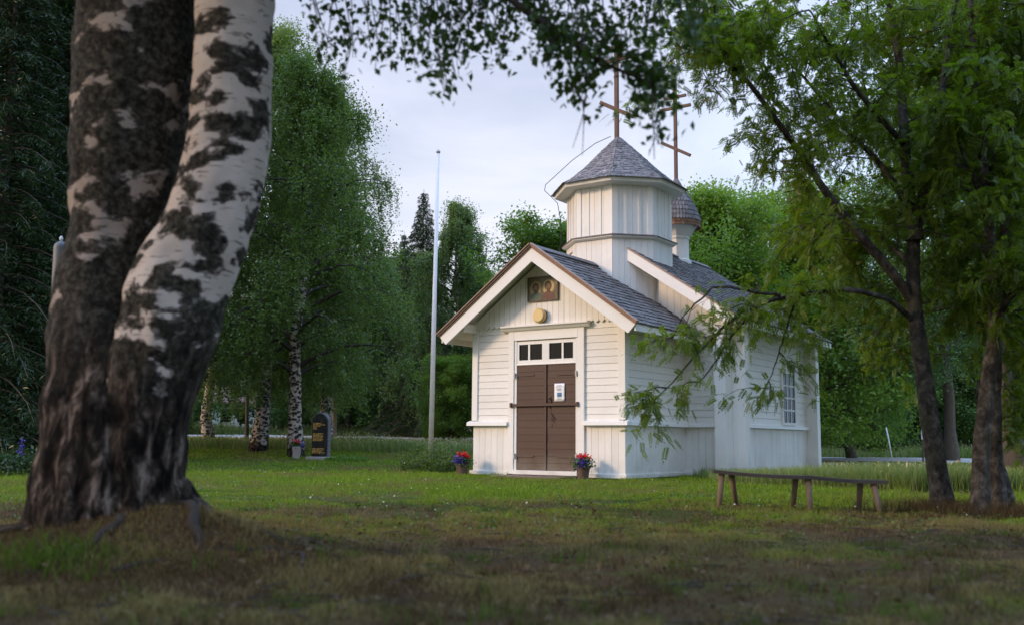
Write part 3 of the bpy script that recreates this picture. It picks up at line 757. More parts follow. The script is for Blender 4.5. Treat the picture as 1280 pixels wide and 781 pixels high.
def gable_roof(apex, slope, half, va, vb, bw, edge_layers):
    """two slopes from the ridge, with soffit boards, verge boards, eave boards and shingles"""
    roof = None
    L = half*math.hypot(1, slope)
    deck = MB()
    for s in (-1, 1):
        dn = Vector((s, 0, -slope)).normalized(); nn = Vector((s*slope, 0, 1)).normalized()
        a = Vector((UC, va + 0.03, apex)) - nn*0.025
        deck.prism([a, a + dn*(L - 0.0), a + dn*(L - 0.0) - nn*0.035, a - nn*0.035], (0, vb - va - 0.06, 0))
    roof = deck.build('roof', M['boards'], chapel)
    for s in (-1, 1):
        m = MB(); up = Vector((-s, 0, slope)).normalized()
        lo = Vector((UC + s*(half + 0.03), va - 0.03, apex - slope*(half + 0.03))) + Vector((s*slope, 0, 1)).normalized()*-0.02
        shingles(m, lo, (0, 1, 0), up, vb - va + 0.06, L + 0.03)
        m.build('shingles', M['shingle'], roof)
    m = MB()
    for i in range(int((vb - va)/0.5)):
        pass
    rl = MB(); nn = 0.16
    for s in (-1, 1):
        dn = Vector((s, 0, -slope)).normalized(); n2 = Vector((s*slope, 0, 1)).normalized()
        rl.obox(Vector((UC, (va+vb)/2, apex)) + dn*0.075 + n2*0.024, dn*0.085, (0, (vb-va)/2 + 0.03, 0), n2*0.012)
    rl.build('ridge_board', M['shingle'], roof)
    for v_, sg in ((va, -1), (vb, 1)):
        bb = MB(); ed = MB()
        for s in (-1, 1):
            dn = Vector((s, 0, -slope)).normalized(); n2 = Vector((s*slope, 0, 1)).normalized()
            t = Vector((UC, v_, apex)); drop = bw/ n2.z
            q0, q1 = t - Vector((0, 0, 0.05)), t + dn*(L + 0.01) - Vector((0, 0, 0.05))
            bb.prism([q0, q1, q1 - n2*bw + dn*-0.03, q0 - Vector((0, 0, drop))], (0, sg*0.035, 0))
            if edge_layers:
                for k in range(edge_layers):
                    c0 = t + n2*(-0.034 + 0.031*k)
                    off = 0.012 + 0.028*k
                    ed.prism([c0, c0 + dn*(L + 0.045 + 0.01*k), c0 + dn*(L + 0.045 + 0.01*k) + n2*0.019, c0 + Vector((0, 0, 0.019/n2.z))], (0, sg*(0.036 + off), 0))
        bb.build('bargeboard', M['trim'], roof)
        if edge_layers: ed.build('verge_strip', M['roofedge'], roof)
    for s in (-1, 1):
        ev = MB(); u = UC + s*half; z = apex - slope*half
        u0, u1 = sorted((u - s*0.03, u + s*0.002)); ev.box(u0, u1, va + 0.002, vb - 0.002, z - 0.165, z - 0.045)
        ev.build('eave_board', M['trim'], roof, bevel=0.003)
    return roof
pr = gable_roof(PA, PS, 2.19, -0.478, D1 - 0.002, 0.205, 3)
nr = gable_roof(NA, NS, 3.13, D1 - 0.47, 7.48, 0.20, 1)
# purlin end and soffit strut under the porch eaves
for s in (-1, 1):
    m = MB(); u = UC + s*1.72; z = porch_z(u) - 0.215
    m.box(u - 0.075, u + 0.075, -0.44, 0.0, z - 0.09, z + 0.075)
    m.build('purlin', M['trim'], pr, bevel=0.008)

# octagonal tower
TC = (-1.665, 2.835)
def octv(r, z): return [(TC[0] + r*math.cos(PI/8 + k*PI/4), TC[1] + r*math.sin(PI/8 + k*PI/4), z) for k in range(8)]
tower = MB().lathe([(1.10, 3.4), (1.10, 6.2)], 8, TC, PI/8).build('tower', M['boards'], chapel)
def octwall(name, r, z0, z1, w_, th):
    m = MB(); P = octv(r, 0)
    for k in range(8):
        a, b = P[k], P[(k+1) % 8]
        am = PI/4*(k+1)
        vboards(m, a[:2], b[:2], z0, z1, (math.cos(am), math.sin(am)), w_, th, 0.004)
    return m.build(name, M['boards'], tower)
octwall('lower_cladding', 1.135, 3.2, 4.86, 0.125, 0.018)
octwall('upper_cladding', 1.115, 4.93, 6.1, 0.19, 0.012)
m = MB(); P = octv(1.128, 0)
for k in range(8):
    a, b = Vector(P[k]), Vector(P[(k+1) % 8]); am = PI/4*(k+1); o = Vector((math.cos(am), math.sin(am), 0))
    d = (b - a).normalized(); L = (b-a).length
    for t in (0.055, L - 0.055): m.obox(a + d*t + o*0.006 + Vector((0, 0, 5.50)), d*0.055, o*0.012, (0, 0, 0.57))
    for t in (L/3, 2*L/3): m.obox(a + d*t + o*0.004 + Vector((0, 0, 5.50)), d*0.022, o*0.012, (0, 0, 0.565))
m.build('corner_batten', M['trim'], tower)
MB().lathe([(1.15, 4.845), (1.20, 4.85), (1.245, 4.875), (1.245, 4.895), (1.15, 4.90)], 8, TC, PI/8).build('tower_cornice', M['trim'], tower)
MB().lathe([(1.15, 4.9005), (1.265, 4.897), (1.268, 4.915), (1.13, 4.955)], 8, TC, PI/8).build('cornice_cover', M['shingle'], tower)
troof = MB().lathe([(1.12, 5.985), (1.42, 6.005), (1.445, 6.09), (1.40, 6.12), (0.9, 6.50), (0.45, 6.93), (0.06, 7.29)], 8, TC, PI/8).build('tower_roof', M['trim'], tower)
prof = [(1.50, 6.075), (1.22, 6.245), (0.90, 6.51), (0.45, 6.95), (0.05, 7.33)]
m = MB()
for k in range(8):
    a0, a1 = PI/8 + k*PI/4, PI/8 + (k+1)*PI/4
    # walk up the concave face in shingle rows
    pts = []
    for (r0, zz0), (r1, zz1) in zip(prof, prof[1:]):
        L = math.hypot(r1 - r0, zz1 - zz0); n = max(2, round(L/0.085))
        pts += [(r0 + (r1-r0)*t/n, zz0 + (zz1-zz0)*t/n) for t in range(n)]
    pts.append(prof[-1])
    for i in range(len(pts) - 1):
        r0, zz0 = pts[i]; r1, zz1 = pts[min(i + 2, len(pts) - 1)]
        A0 = Vector((TC[0] + r0*math.cos(a0), TC[1] + r0*math.sin(a0), zz0)); A1 = Vector((TC[0] + r0*math.cos(a1), TC[1] + r0*math.sin(a1), zz0))
        B0 = Vector((TC[0] + r1*math.cos(a0), TC[1] + r1*math.sin(a0), zz1)); B1 = Vector((TC[0] + r1*math.cos(a1), TC[1] + r1*math.sin(a1), zz1))
        nn = (A1 - A0).cross(B0 - A0).normalized()
        n = max(1, round((A1 - A0).length/0.075)); cuts = [0] + sorted(min(0.97, max(0.03, (q + rg.uniform(-.25, .25))/n)) for q in range(1, n)) + [1]
        for c0, c1 in zip(cuts, cuts[1:]):
            t = rg.uniform(0.012, 0.02); g = 0.004/max(0.05, (A1-A0).length); dz = rg.uniform(-0.008, 0.004)
            lo0, lo1 = A0.lerp(A1, c0 + g) + Vector((0, 0, dz)), A0.lerp(A1, c1 - g) + Vector((0, 0, dz)); h0, h1 = B0.lerp(B1, c0), B0.lerp(B1, c1)
            m.add([lo0, lo1, h1, h0, lo0 + nn*t, lo1 + nn*t, h1 + nn*0.004, h0 + nn*0.004], [(0,3,2,1),(4,5,6,7),(0,1,5,4),(1,2,6,5),(2,3,7,6),(3,0,4,7)])
m.build('shingles', M['shingle'], troof)

def cross(cx, cy, z0, z1, zm, hm, zt, ht, zs_, hs, wd, mat):
    m = MB(); m.box(cx - wd, cx + wd, cy - wd*0.8, cy + wd*0.8, z0, z1)
    m.box(cx - hm, cx + hm, cy - wd*0.75, cy + wd*0.75, zm - wd*0.9, zm + wd*0.9)
    m.box(cx - ht, cx + ht, cy - wd*0.72, cy + wd*0.72, zt - wd*0.85, zt + wd*0.85)
    d = Vector((math.cos(R(30)), 0, -math.sin(R(30)))); n = Vector((d.z*-1, 0, d.x))
    m.obox((cx, cy, zs_), d*hs, (0, wd*0.77, 0), n*wd*0.95)
    return m.build('cross', mat, chapel, bevel=0.006)
cross(UC, 2.835, 7.22, 9.72, 9.13, 0.45, 9.42, 0.22, 7.98, 0.48, 0.045, M['crosswood'])
# small cupola over the altar end
CC = (-1.70, 5.80)
cup = MB().lathe([(0.34, 4.6), (0.34, 5.02), (0.30, 5.04), (0.285, 5.05), (0.285, 5.52), (0.31, 5.56), (0.31, 5.60), (0.45, 5.80), (0.49, 5.83), (0.49, 5.90), (0.2, 5.95)], 8, CC, PI/8).build('cupola', M['boards'], chapel)
def bell(z):
    return float(np.interp(z, [5.86, 5.99, 6.2, 6.42, 6.65, 6.85, 7.05], [0.555, 0.575, 0.51, 0.42, 0.275, 0.14, 0.05]))
for nm, mat, za, zb, nr_ in (('skirt_shingles', M['newshingle'], 5.84, 6.0, 2), ('dome_shingles', M['domeshingle'], 5.985, 7.04, 9)):
    m = MB(); h = (zb - za)/nr_
    for i in range(nr_):
        z0 = za + i*h; r0 = bell(z0) + 0.012; z1 = min(zb + 0.02, z0 + h*1.6); r1 = bell(z1)
        n = max(8, int(2*PI*r0/0.075))
        for k in range(n):
            a0, a1 = 2*PI*(k + 0.5*(i % 2))/n + 0.01, 2*PI*(k + 1 + 0.5*(i % 2))/n - 0.004; am = (a0 + a1)/2
            q = lambda r, a, z: (CC[0] + r*math.cos(a), CC[1] + r*math.sin(a), z)
            dz = rg.uniform(-0.006, 0.006)
            m.add([q(r0, a0, z0 + dz), q(r0, am, z0 - 0.035 + dz), q(r0, a1, z0 + dz), q(r1, a1, z1), q(r1, a0, z1),
                   q(r0 + 0.014, a0, z0 + dz), q(r0 + 0.014, am, z0 - 0.035 + dz), q(r0 + 0.014, a1, z0 + dz), q(r1 + 0.003, a1, z1), q(r1 + 0.003, a0, z1)],
                  [(4,3,2,1,0), (5,6,7,8,9), (0,1,6,5), (1,2,7,6), (2,3,8,7), (3,4,9,8), (4,0,5,9)])
    m.build(nm, mat, cup)
m = MB().lathe([(bell(z), z) for z in np.linspace(5.9, 7.0, 10)], 20, CC); m.build('dome', M['domeshingle'], cup)
cross(CC[0], CC[1], 6.95, 9.60, 8.87, 0.42, 9.14, 0.30, 7.82, 0.45, 0.04, M['crosswood'])
# lightning conductor running off the tower roof
cab = [(-1.72, 2.60, 7.31), (-1.95, 2.32, 7.12), (-2.35, 2.0, 6.72), (-2.70, 1.82, 6.36), (-2.86, 1.74, 6.20), (-2.90, 1.76, 6.08), (-2.84, 1.9, 5.98), (-2.78, 2.1, 5.85), (-2.76, 2.22, 5.4), (-2.76, 2.22, 4.95), (-2.80, 2.2, 4.86), (-2.74, 2.2, 4.6), (-2.7, 2.2, 4.25)]
MB().tube(cab, [0.008]*len(cab), 6).build('lightning_cable', M['cable'], chapel, smooth=True)

# ------------------------------------------------------------------ things fixed on or standing by the chapel
def on_chapel(name, label, cat, u, v, z, group=None):
    x, y = ch2w(u, v); o = empty(name, (x, y, z), -YAW); return tag(o, label, cat, group)

# icon: two haloed half-figures on a weathered panel (a generic one)
ic = on_chapel('icon_panel', 'weathered icon panel with two haloed half-figures under the gable peak', 'icon', -1.725, -0.056, 3.36)
def icon_mat():
    m, nt, out = new_mat('icon_ground')
    n = noise(nt, coords(nt), 9, 6, 0.7)
    col = ramp(nt, [(0.3, (0.06, 0.07, 0.05)), (0.55, (0.16, 0.135, 0.08)), (0.8, (0.27, 0.21, 0.12))], n).outputs[0]
    principled(nt, out, col, 0.55); return m
MB().box(-0.335, 0.335, -0.022, 0.0, 0.0, 0.455).build('panel', icon_mat(), ic, bevel=0.004)
m = MB()
m.box(-0.345, 0.345, -0.04, 0, -0.012, 0.006); m.box(-0.345, 0.345, -0.04, 0, 0.452, 0.468); m.box(0.330, 0.350, -0.041, 0, -0.012, 0.468); m.box(-0.350, -0.330, -0.041, 0, -0.012, 0.468)
m.build('frame', M['oldwood'], ic)
M['halo'] = plain('dull_gilding', (0.30, 0.225, 0.09), 0.45, 0.2, 0.45, 30, 0.2)
M['skin'] = plain('painted_face', (0.20, 0.125, 0.08), 0.6, 0, 0.4, 40, 0.1)
M['robe_a'] = plain('painted_red_robe', (0.14, 0.06, 0.045), 0.6, 0, 0.6, 30, 0.1)
M['robe_b'] = plain('painted_green_robe', (0.085, 0.12, 0.085), 0.6, 0, 0.6, 30, 0.1)
M['hairp'] = plain('painted_dark_hair', (0.085, 0.052, 0.035), 0.6, 0, 0.5, 40, 0.1)
def disc(mb, c, rx, rz, y0, y1, n=22):
    mb.prism([(c[0] + rx*math.cos(2*PI*i/n), y0, c[1] + rz*math.sin(2*PI*i/n)) for i in range(n)], (0, y1 - y0, 0))
for cx, cz, mr, hd in ((-0.165, 0.24, M['robe_b'], 0.95), (0.125, 0.255, M['robe_a'], 1.0)):
    m = MB(); disc(m, (cx, cz), 0.135, 0.145, -0.0235, -0.02); m.build('halo', M['halo'], ic)
    m = MB(); m.prism([(cx - 0.15, -0.0265, 0.01), (cx + 0.16, -0.0265, 0.01), (cx + 0.13, -0.0265, 0.12), (cx + 0.05, -0.0265, 0.17), (cx - 0.05, -0.0265, 0.17), (cx - 0.13, -0.0265, 0.11)], (0, 0.0045, 0)); m.build('robe', mr, ic)
    m = MB(); disc(m, (cx, cz + 0.02), 0.075, 0.09, -0.0275, -0.02); m.build('hair', M['hairp'], ic)
    m = MB(); disc(m, (cx + 0.005, cz - 0.005), 0.05, 0.075, -0.0295, -0.02); m.build('face', M['skin'], ic)
    m = MB(); disc(m, (cx + 0.005, cz - 0.06), 0.035, 0.04, -0.031, -0.02); m.build('beard', M['hairp'], ic)

lp = on_chapel('wall_lamp', 'round yellowed wall lamp above the chapel door cornice', 'wall lamp', -1.765, -0.056, 3.065)
bm_ = MB()
def ydisc(mb, r0, r1, y0, y1, n=28):
    V = [(r0*math.cos(2*PI*i/n), y0, r0*math.sin(2*PI*i/n)) for i in range(n)] + [(r1*math.cos(2*PI*i/n), y1, r1*math.sin(2*PI*i/n)) for i in range(n)]
    mb.add(V, [(i, (i+1) % n, n + (i+1) % n, n + i) for i in range(n)] + [tuple(range(n)), tuple(range(n, 2*n))])
ydisc(bm_, 0.135, 0.135, 0, -0.055); bm_.build('base', M['lampbase'], lp)
m = MB(); ydisc(m, 0.142, 0.142, -0.055, -0.10); ydisc(m, 0.142, 0.115, -0.10, -0.13); m.build('cover', M['lamp'], lp, smooth=False)
MB().box(-0.06, 0.06, -0.05, 0.0, -0.19, -0.13).build('bracket', M['trim'], lp)

nt_ = on_chapel('notice_sheet', 'white printed notice pinned to the brown right door leaf', 'notice', -1.365, -0.0365, 1.43)
m = MB(); V = []; F = []
for i in range(7):
    for j in range(7):
        V.append((-0.115 + 0.23*i/6, -0.004 - 0.007*math.sin(j/6*PI)*(i/6) - 0.004*(j == 0), 0.335*j/6))
for i in range(6):
    for j in range(6): F.append((i*7+j, (i+1)*7+j, (i+1)*7+j+1, i*7+j+1))
m.add(V, F); sh = m.build('sheet', M['paper'], nt_, smooth=True)
sol = sh.modifiers.new('thick', 'SOLIDIFY'); sol.thickness = 0.0012
m = MB()
for zz, a, b in ((0.295, -0.06, 0.055), (0.272, -0.075, 0.07), (0.235, -0.05, 0.05), (0.22, -0.065, 0.06), (0.205, -0.04, 0.045), (0.05, -0.05, 0.05), (0.036, -0.03, 0.03)):
    x = a
    while x < b:
        w_ = rg.uniform(0.008, 0.024); m.box(x, min(b, x + w_), -0.0155, -0.0145, zz, zz + 0.006); x += w_ + 0.005
m.build('print_lines', M['ink'], nt_)
MB().box(-0.045, 0.05, -0.0156, -0.0146, 0.085, 0.165).build('picture', M['blueink'], nt_)

def leaf_quads(P, size, rng, up=0.35, aspect=0.55, axis=None, jitter=0.35):
    """rhombic leaves at points P: each a quad of its own"""
    n = len(P); sz = size*rng.uniform(1 - jitter, 1 + jitter, n)[:, None]
    nrm = rng.normal(size=(n, 3)); nrm[:, 2] = np.abs(nrm[:, 2]) + up; nrm /= np.linalg.norm(nrm, axis=1)[:, None]
    a = rng.normal(size=(n, 3)) if axis is None else axis + rng.normal(size=(n, 3))*0.45
    a -= nrm*(a*nrm).sum(1)[:, None]; a /= np.linalg.norm(a, axis=1)[:, None] + 1e-9
    s = np.cross(nrm, a)
    L, Wd = a*sz*0.5, s*sz*0.5*aspect
    fold = nrm*sz*0.10
    V = np.stack([P - L, P - L*0.15 + Wd + fold, P + L, P - L*0.15 - Wd + fold], 1).reshape(-1, 3)
    return V, np.arange(4*n).reshape(n, 4)
def nrng(s): return np.random.default_rng(s)

def flower_pot(x, y, label, seed):
    r = nrng(seed); z = gz1(x, y)
    t = tag(empty('flower_pot', (x, y, z), 0.4*seed), label, 'flower pot', 'flower pots by the chapel door')
    MB().lathe([(0.085, 0.0), (0.095, 0.02), (0.125, 0.20), (0.14, 0.205), (0.142, 0.245), (0.128, 0.246), (0.115, 0.21), (0.05, 0.205)], 24).build('pot', M['clay'], t, smooth=False)
    def blob(n, c, s, size, nm, mat, asp=0.8):
        P = r.normal(size=(n, 3))*np.array(s) + np.array(c); P[:, 2] = np.maximum(P[:, 2], 0.06)
        V, F = leaf_quads(P, size, r, 0.5, asp); link(nm, raw_mesh(nm, V, F, mat), t)
    blob(420, (0, 0, 0.30), (0.085, 0.085, 0.06), 0.05, 'leaves', M['potleaf'])
    blob(620, (-0.085, -0.06, 0.30), (0.062, 0.055, 0.045), 0.024, 'blue_flowers', M['violet'], 1.0)
    for c in ((0.05, 0.02, 0.43), (-0.04, 0.05, 0.42), (0.09, -0.03, 0.38), (-0.08, 0.0, 0.39), (0.01, -0.06, 0.405)):
        blob(60, c, (0.024, 0.024, 0.018), 0.036, 'red_flower', M['red'], 1.0)
    return t
p = ch2w(-3.36, -0.42); flower_pot(p[0], p[1], 'pot of red and violet flowers at the left foot of the chapel front', 1)
p = ch2w(-0.66, -0.36); flower_pot(p[0], p[1], 'pot of red and violet flowers right of the brown door', 2)

# flagpole with finial
fp = at(538.5, 560, 23.0); fz = gz1(fp[0], 23.0); ft = at(538.5 + 3, 192, 23.0)
fl = tag(empty('flagpole', (fp[0], 23.0, fz)), 'tall white flagpole standing in low shrubs left of the chapel', 'flagpole')
hgt = ft[2] - fz
MB().tube([(0, 0, 0), (0.02, 0, hgt*0.5), (0.05, 0, hgt)], [0.062, 0.052, 0.034], 16).build('pole', M['pole'], fl, smooth=True)
MB().lathe([(0.03, hgt), (0.05, hgt + 0.02), (0.052, hgt + 0.05), (0.02, hgt + 0.07), (0.008, hgt + 0.10)], 16, (0.05, 0)).build('finial', M['steel'], fl, smooth=True)
MB().box(-0.10, 0.10, -0.07, 0.07, -0.05, 0.12).build('base', M['concrete'], fl, bevel=0.01)

# grey leaning metal post behind the birch
pt = at(76.5, 302, 9.2); pb_ = at(60, 640, 9.2); zb = gz1(pb_[0], 9.2)
po = tag(empty('metal_post', (pb_[0], 9.2, zb)), 'grey metal post with rounded cap leaning behind the big birch', 'metal post')
tip = Vector((pt[0] - pb_[0], 0, pt[2] - zb)); r_ = 0.064
ax = tip.normalized(); pts = [Vector((0, 0, 0)), tip*0.5]; rr = [r_, r_]
for k in range(7):
    a = k/6*PI/2; pts.append(tip - ax*r_ + ax*r_*math.sin(a)); rr.append(max(0.004, r_*math.cos(a)))
MB().tube(pts, rr, 20).build('pole', M['zinc'], po, smooth=True)
MB().tube([tip, tip + ax*0.03, tip + ax*0.05], [0.012, 0.018, 0.006], 8).build('cap_knob', M['pole'], po, smooth=True)

# memorial stone with gold lettering on its slab
sx_, sy_ = at(401, 572, 28.0)[0], 28.0; sz_ = gz1(sx_, sy_)
ms = tag(empty('memorial_stone', (sx_, sy_, sz_), -0.34), 'black round-topped memorial stone with gold lettering on the lawn', 'memorial stone')
w2_, hh = 0.25, 1.30
out_ = [(-w2_, -0.12, 0.08), (w2_, -0.12, 0.08)] + [(w2_*math.cos(a) * (1.0 if a not in () else 1), -0.12, hh - 0.27 + 0.25*math.sin(a)) for a in np.linspace(0, PI, 15)]
m = MB().prism(out_, (0, 0.20, 0)); m.build('slab', M['granite'], ms, bevel=0.018)
m = MB()                                        # rough-hewn rim behind the polished face
out2 = [(-w2_ - 0.018, -0.09, 0.08), (w2_ + 0.018, -0.09, 0.08)] + [((w2_ + 0.018)*math.cos(a), -0.09, hh - 0.27 + 0.268*math.sin(a)) for a in np.linspace(0, PI, 15)]
m.prism(out2, (0, 0.15, 0)); m.build('hewn_rim', M['hewn'], ms, bevel=0.02)
MB().box(-0.36, 0.36, -0.22, 0.22, -0.05, 0.079).build('plinth', M['concrete'], ms, bevel=0.012)
m = MB()
def lines(zs, x0, ends):
    for z, e in zip(zs, ends):
        x = x0
        while x < e:
            for q in range(rg.randint(3, 8)):
                if x >= e: break
                w_ = rg.uniform(0.010, 0.016); h_ = 0.026
                m.box(x, x + 0.005, -0.125, -0.119, z, z + h_)
                if rg.random() < .6: m.box(x + 0.0051, x + w_, -0.1245, -0.119, z + rg.choice((0, .011, .021)), z + rg.choice((.026, .005 + .021)))
                x += w_ + 0.005
            x += 0.012
lines([0.985, 0.945, 0.905], -0.20, [0.04, 0.17, 0.02]); lines([0.865, 0.83], -0.20, [-0.10, -0.06])
lines([0.70, 0.662, 0.624, 0.586, 0.548, 0.510], -0.20, [0.12, 0.10, 0.13, 0.11, 0.12, 0.09])
lines([0.285, 0.248, 0.211, 0.174], -0.21, [0.18, 0.15, 0.10, 0.17])
m.build('lettering', M['gold'], ms)
# planter by the stone
px_ = at(370.5, 572, 28.3)[0]
pl = tag(empty('planter', (px_, 28.3, gz1(px_, 28.3))), 'pale square planter of red flowers beside the memorial stone', 'planter')
m = MB(); m.add([(-.085,-.085,0),(.085,-.085,0),(.085,.085,0),(-.085,.085,0),(-.11,-.11,.34),(.11,-.11,.34),(.11,.11,.34),(-.11,.11,.34)], [(0,3,2,1),(4,5,6,7),(0,1,5,4),(1,2,6,5),(2,3,7,6),(3,0,4,7)])
m.build('box', M['concrete'], pl, bevel=0.01)
r = nrng(5)
for nm, mat, n, c, s, sz in (('leaves', M['potleaf'], 160, (0, 0, .40), (.07, .07, .04), .06), ('red_flowers', M['red'], 90, (-.01, 0, .47), (.05, .05, .03), .05), ('blue_flowers', M['violet'], 120, (0.13, 0, .40), (.05, .05, .05), .035)):
    V, F = leaf_quads(r.normal(size=(n, 3))*np.array(s) + np.array(c), sz, r, 0.5, 0.8); link(nm, raw_mesh(nm, V, F, mat), pl)

# long plank bench on three pairs of splayed legs
def bench():
    A = at(891, 588.5, 10.15); B = at(1107, 602.5, 9.95)
    A, B = Vector(A), Vector(B); t = tag(empty('plank_bench', (A.x, A.y, 0)), 'long dark plank bench on splayed legs right of the chapel', 'bench')
    d = (B - A); L = d.length; dh = d.normalized(); side = Vector((-dh.y, dh.x, 0)).normalized()
    m = MB()
    for a, b in ((0.0, 0.545*L), (0.542*L, L)):
        n = 8; prev = None
        for i in range(n):
            s0, s1 = a + (b-a)*i/n, a + (b-a)*(i+1)/n
            sag = lambda s: -0.012*math.sin(PI*(s-a)/(b-a))
            p0, p1 = dh*s0 + Vector((0,0,sag(s0))), dh*s1 + Vector((0,0,sag(s1)))
            off = Vector((0, 0, 0.004 if a > 0 else 0))
            V = [q + side*w_ + Vector((0, 0, z)) + off for q in (p0, p1) for (w_, z) in ((-.115, -.016), (.115, -.016), (.115, .018), (-.115, .018))]
            m.add(V, [(0,1,5,4), (1,2,6,5), (2,3,7,6), (3,0,4,7)] + ([(0,3,2,1)] if i == 0 else []) + ([(4,5,6,7)] if i == n-1 else []))
    pk = m.build('plank', M['benchwood'], t, loc=(0, 0, A.z))
    for (tx, bx1, bx2, yb1, yb2) in ((908.5, 898.5, 921.5, 10.1, 10.45), (1003, 991, 1013.5, 10.3, 9.9), (1084, 1073, 1100.5, 10.15, 9.8)):
        fr = (tx - 891)/(1107 - 891); top = dh*(L*fr)
        for bx, yb, s in ((bx1, yb1, 0.06 if yb1 > yb2 else -0.06), (bx2, yb2, -0.06 if yb1 > yb2 else 0.06)):
            g = at(bx, 636, yb); foot = Vector((g[0], yb, gz1(g[0], yb) - 0.03)) - Vector((A.x, A.y, 0))
            tt = top + side*s + Vector((0, 0, A.z - 0.012)) + dh*(0.05 if bx == bx2 else -0.05)
            MB().tube([foot, foot.lerp(tt, .5), tt], [0.024, 0.028, 0.031], 9).build('leg', M['benchleg'], t, smooth=True)
bench()
# the end of a second bench peeping out behind the birch
q = at(228, 592, 13.0); qz = gz1(q[0], 13.0)
sb_ = tag(empty('small_bench', (q[0], 13.0, qz), 0.1), 'dark bench end half hidden behind the big birch trunk', 'bench')
MB().box(-1.3, 0.04, -0.12, 0.12, 0.36, 0.40).build('plank', M['benchwood'], sb_, bevel=0.005)
for (xx, s) in ((0.0, -1), (0.0, 1), (-1.2, -1), (-1.2, 1)):
    MB().tube([(xx + 0.03, s*0.16, -0.03), (xx - 0.04, s*0.07, 0.36)], [0.027, 0.03], 8).build('leg', M['oldwood'], sb_, smooth=True)
#__FOLIAGE__
# ------------------------------------------------------------------ trees
def bend_path(p, d, L, n, rng, droop=0.0, wob=0.12, rise=0.0):
    """a limb: n segments from p along d, sinking or rising as it goes"""
    pts = [np.array(p, float)]; d = np.array(d, float); d /= np.linalg.norm(d)
    for i in range(n):
        d = d + rng.normal(size=3)*wob; d[2] += rise/n - droop*(i + 1)/n/n*2; d /= np.linalg.norm(d)
        pts.append(pts[-1] + d*L/n)
    return np.array(pts)

def grow(seed, Ht, r0, cb, cr, env, nprim, elev, droop, nsec=5, lean=(0, 0), nleaf=30000, leaf=0.09, strands=0.0, cl_sig=0.22, aspect=0.6, stems=1, core=0.12):
    """returns (tubes, leaf V, leaf F). env(t) gives the crown radius from 0 (crown base) to 1 (top)"""
    rng = nrng(seed); tubes = []; anchors = []
    for sidx in range(stems):
        n = 12; a0 = rng.uniform(0, 2*PI)
        zz = np.linspace(0, 1, n + 1); off = np.cumsum(rng.normal(size=(n + 1, 2))*Ht*0.006, 0)
        off[0] = 0
        spread = 0.0 if stems == 1 else 0.09*Ht
        sx = np.cos(a0)*spread*zz**0.8 + lean[0]*zz; sy = np.sin(a0)*spread*zz**0.8 + lean[1]*zz
        bx = 0 if stems == 1 else 0.25*np.cos(a0); by = 0 if stems == 1 else 0.25*np.sin(a0)
        P = np.stack([bx + off[:, 0] + sx, by + off[:, 1] + sy, zz*Ht - 0.1*(zz == 0)], 1)
        rad = r0*(1 - zz)**0.85 + 0.012; rad[0] *= 1.35
        tubes.append((P, rad, 10))
        for i in range(nprim):
            t = (i + rng.uniform(0, 1))/nprim; zt = cb + (Ht*0.985 - cb)*t
            u = zt/Ht; c = np.array([np.interp(u, zz, P[:, k]) for k in range(3)])
            az = i*2.39996 + rng.uniform(-.5, .5); L = max(0.25, cr*env(t)*rng.uniform(0.7, 1.15))
            e = elev(t) + rng.uniform(-.15, .15)
            pts = bend_path(c, (math.cos(az)*math.cos(e), math.sin(az)*math.cos(e), math.sin(e)), L, 6, rng, droop, 0.10)
            rb = np.interp(u, zz, rad)*0.45 + 0.006
            tubes.append((pts, np.linspace(min(rb, 0.09), 0.008, 7), 5))
            for j in range(nsec):
                s = rng.uniform(0.2, 1.0); k = s*6; k0 = min(5, int(k)); c2 = pts[k0] + (pts[k0+1] - pts[k0])*(k - k0)
                dd = pts[k0+1] - pts[k0]; dd /= np.linalg.norm(dd); rr = rng.normal(size=3); rr -= dd*rr.dot(dd); rr /= np.linalg.norm(rr)
                q = bend_path(c2, dd*0.6 + rr*0.8, L*(0.45 - 0.2*s)*rng.uniform(.7, 1.3), 3, rng, droop*1.2, 0.15)
                tubes.append((q, np.linspace(0.012, 0.004, 4), 3))
                anchors += [q[1], q[2], q[3]]
            anchors += [pts[4], pts[5], pts[6], pts[6]]
            if rng.uniform() < core*8: anchors += [pts[2], pts[3]]
    A = np.array(anchors); per = 70; nc = max(1, nleaf//per)
    C = A[rng.integers(0, len(A), nc)] + rng.normal(size=(nc, 3))*0.10
    pts = []
    ns = int(nc*strands)
    if ns:
        Ls = rng.uniform(0.4, 1.5, ns); tt = rng.uniform(0, 1, (ns, per))
        S_ = np.repeat(C[:ns, None, :], per, 1); S_[:, :, 2] -= tt*Ls[:, None]
        dr = rng.normal(size=(ns, 1, 2))*0.12; S_[:, :, :2] += dr*tt[:, :, None] + rng.normal(size=(ns, per, 2))*0.05
        pts.append(S_.reshape(-1, 3))
    rest = C[ns:]
    if len(rest):
        sg = cl_sig*rng.uniform(0.6, 1.4, (len(rest), 1, 1))
        pts.append((rest[:, None, :] + rng.normal(size=(len(rest), per, 3))*sg*np.array([1, 1, 0.75])).reshape(-1, 3))
    Pn = np.concatenate(pts); Pn = Pn[Pn[:, 2] > 0.25]
    V, F = leaf_quads(Pn, leaf, rng, 0.3, aspect)
    return tubes, V, F

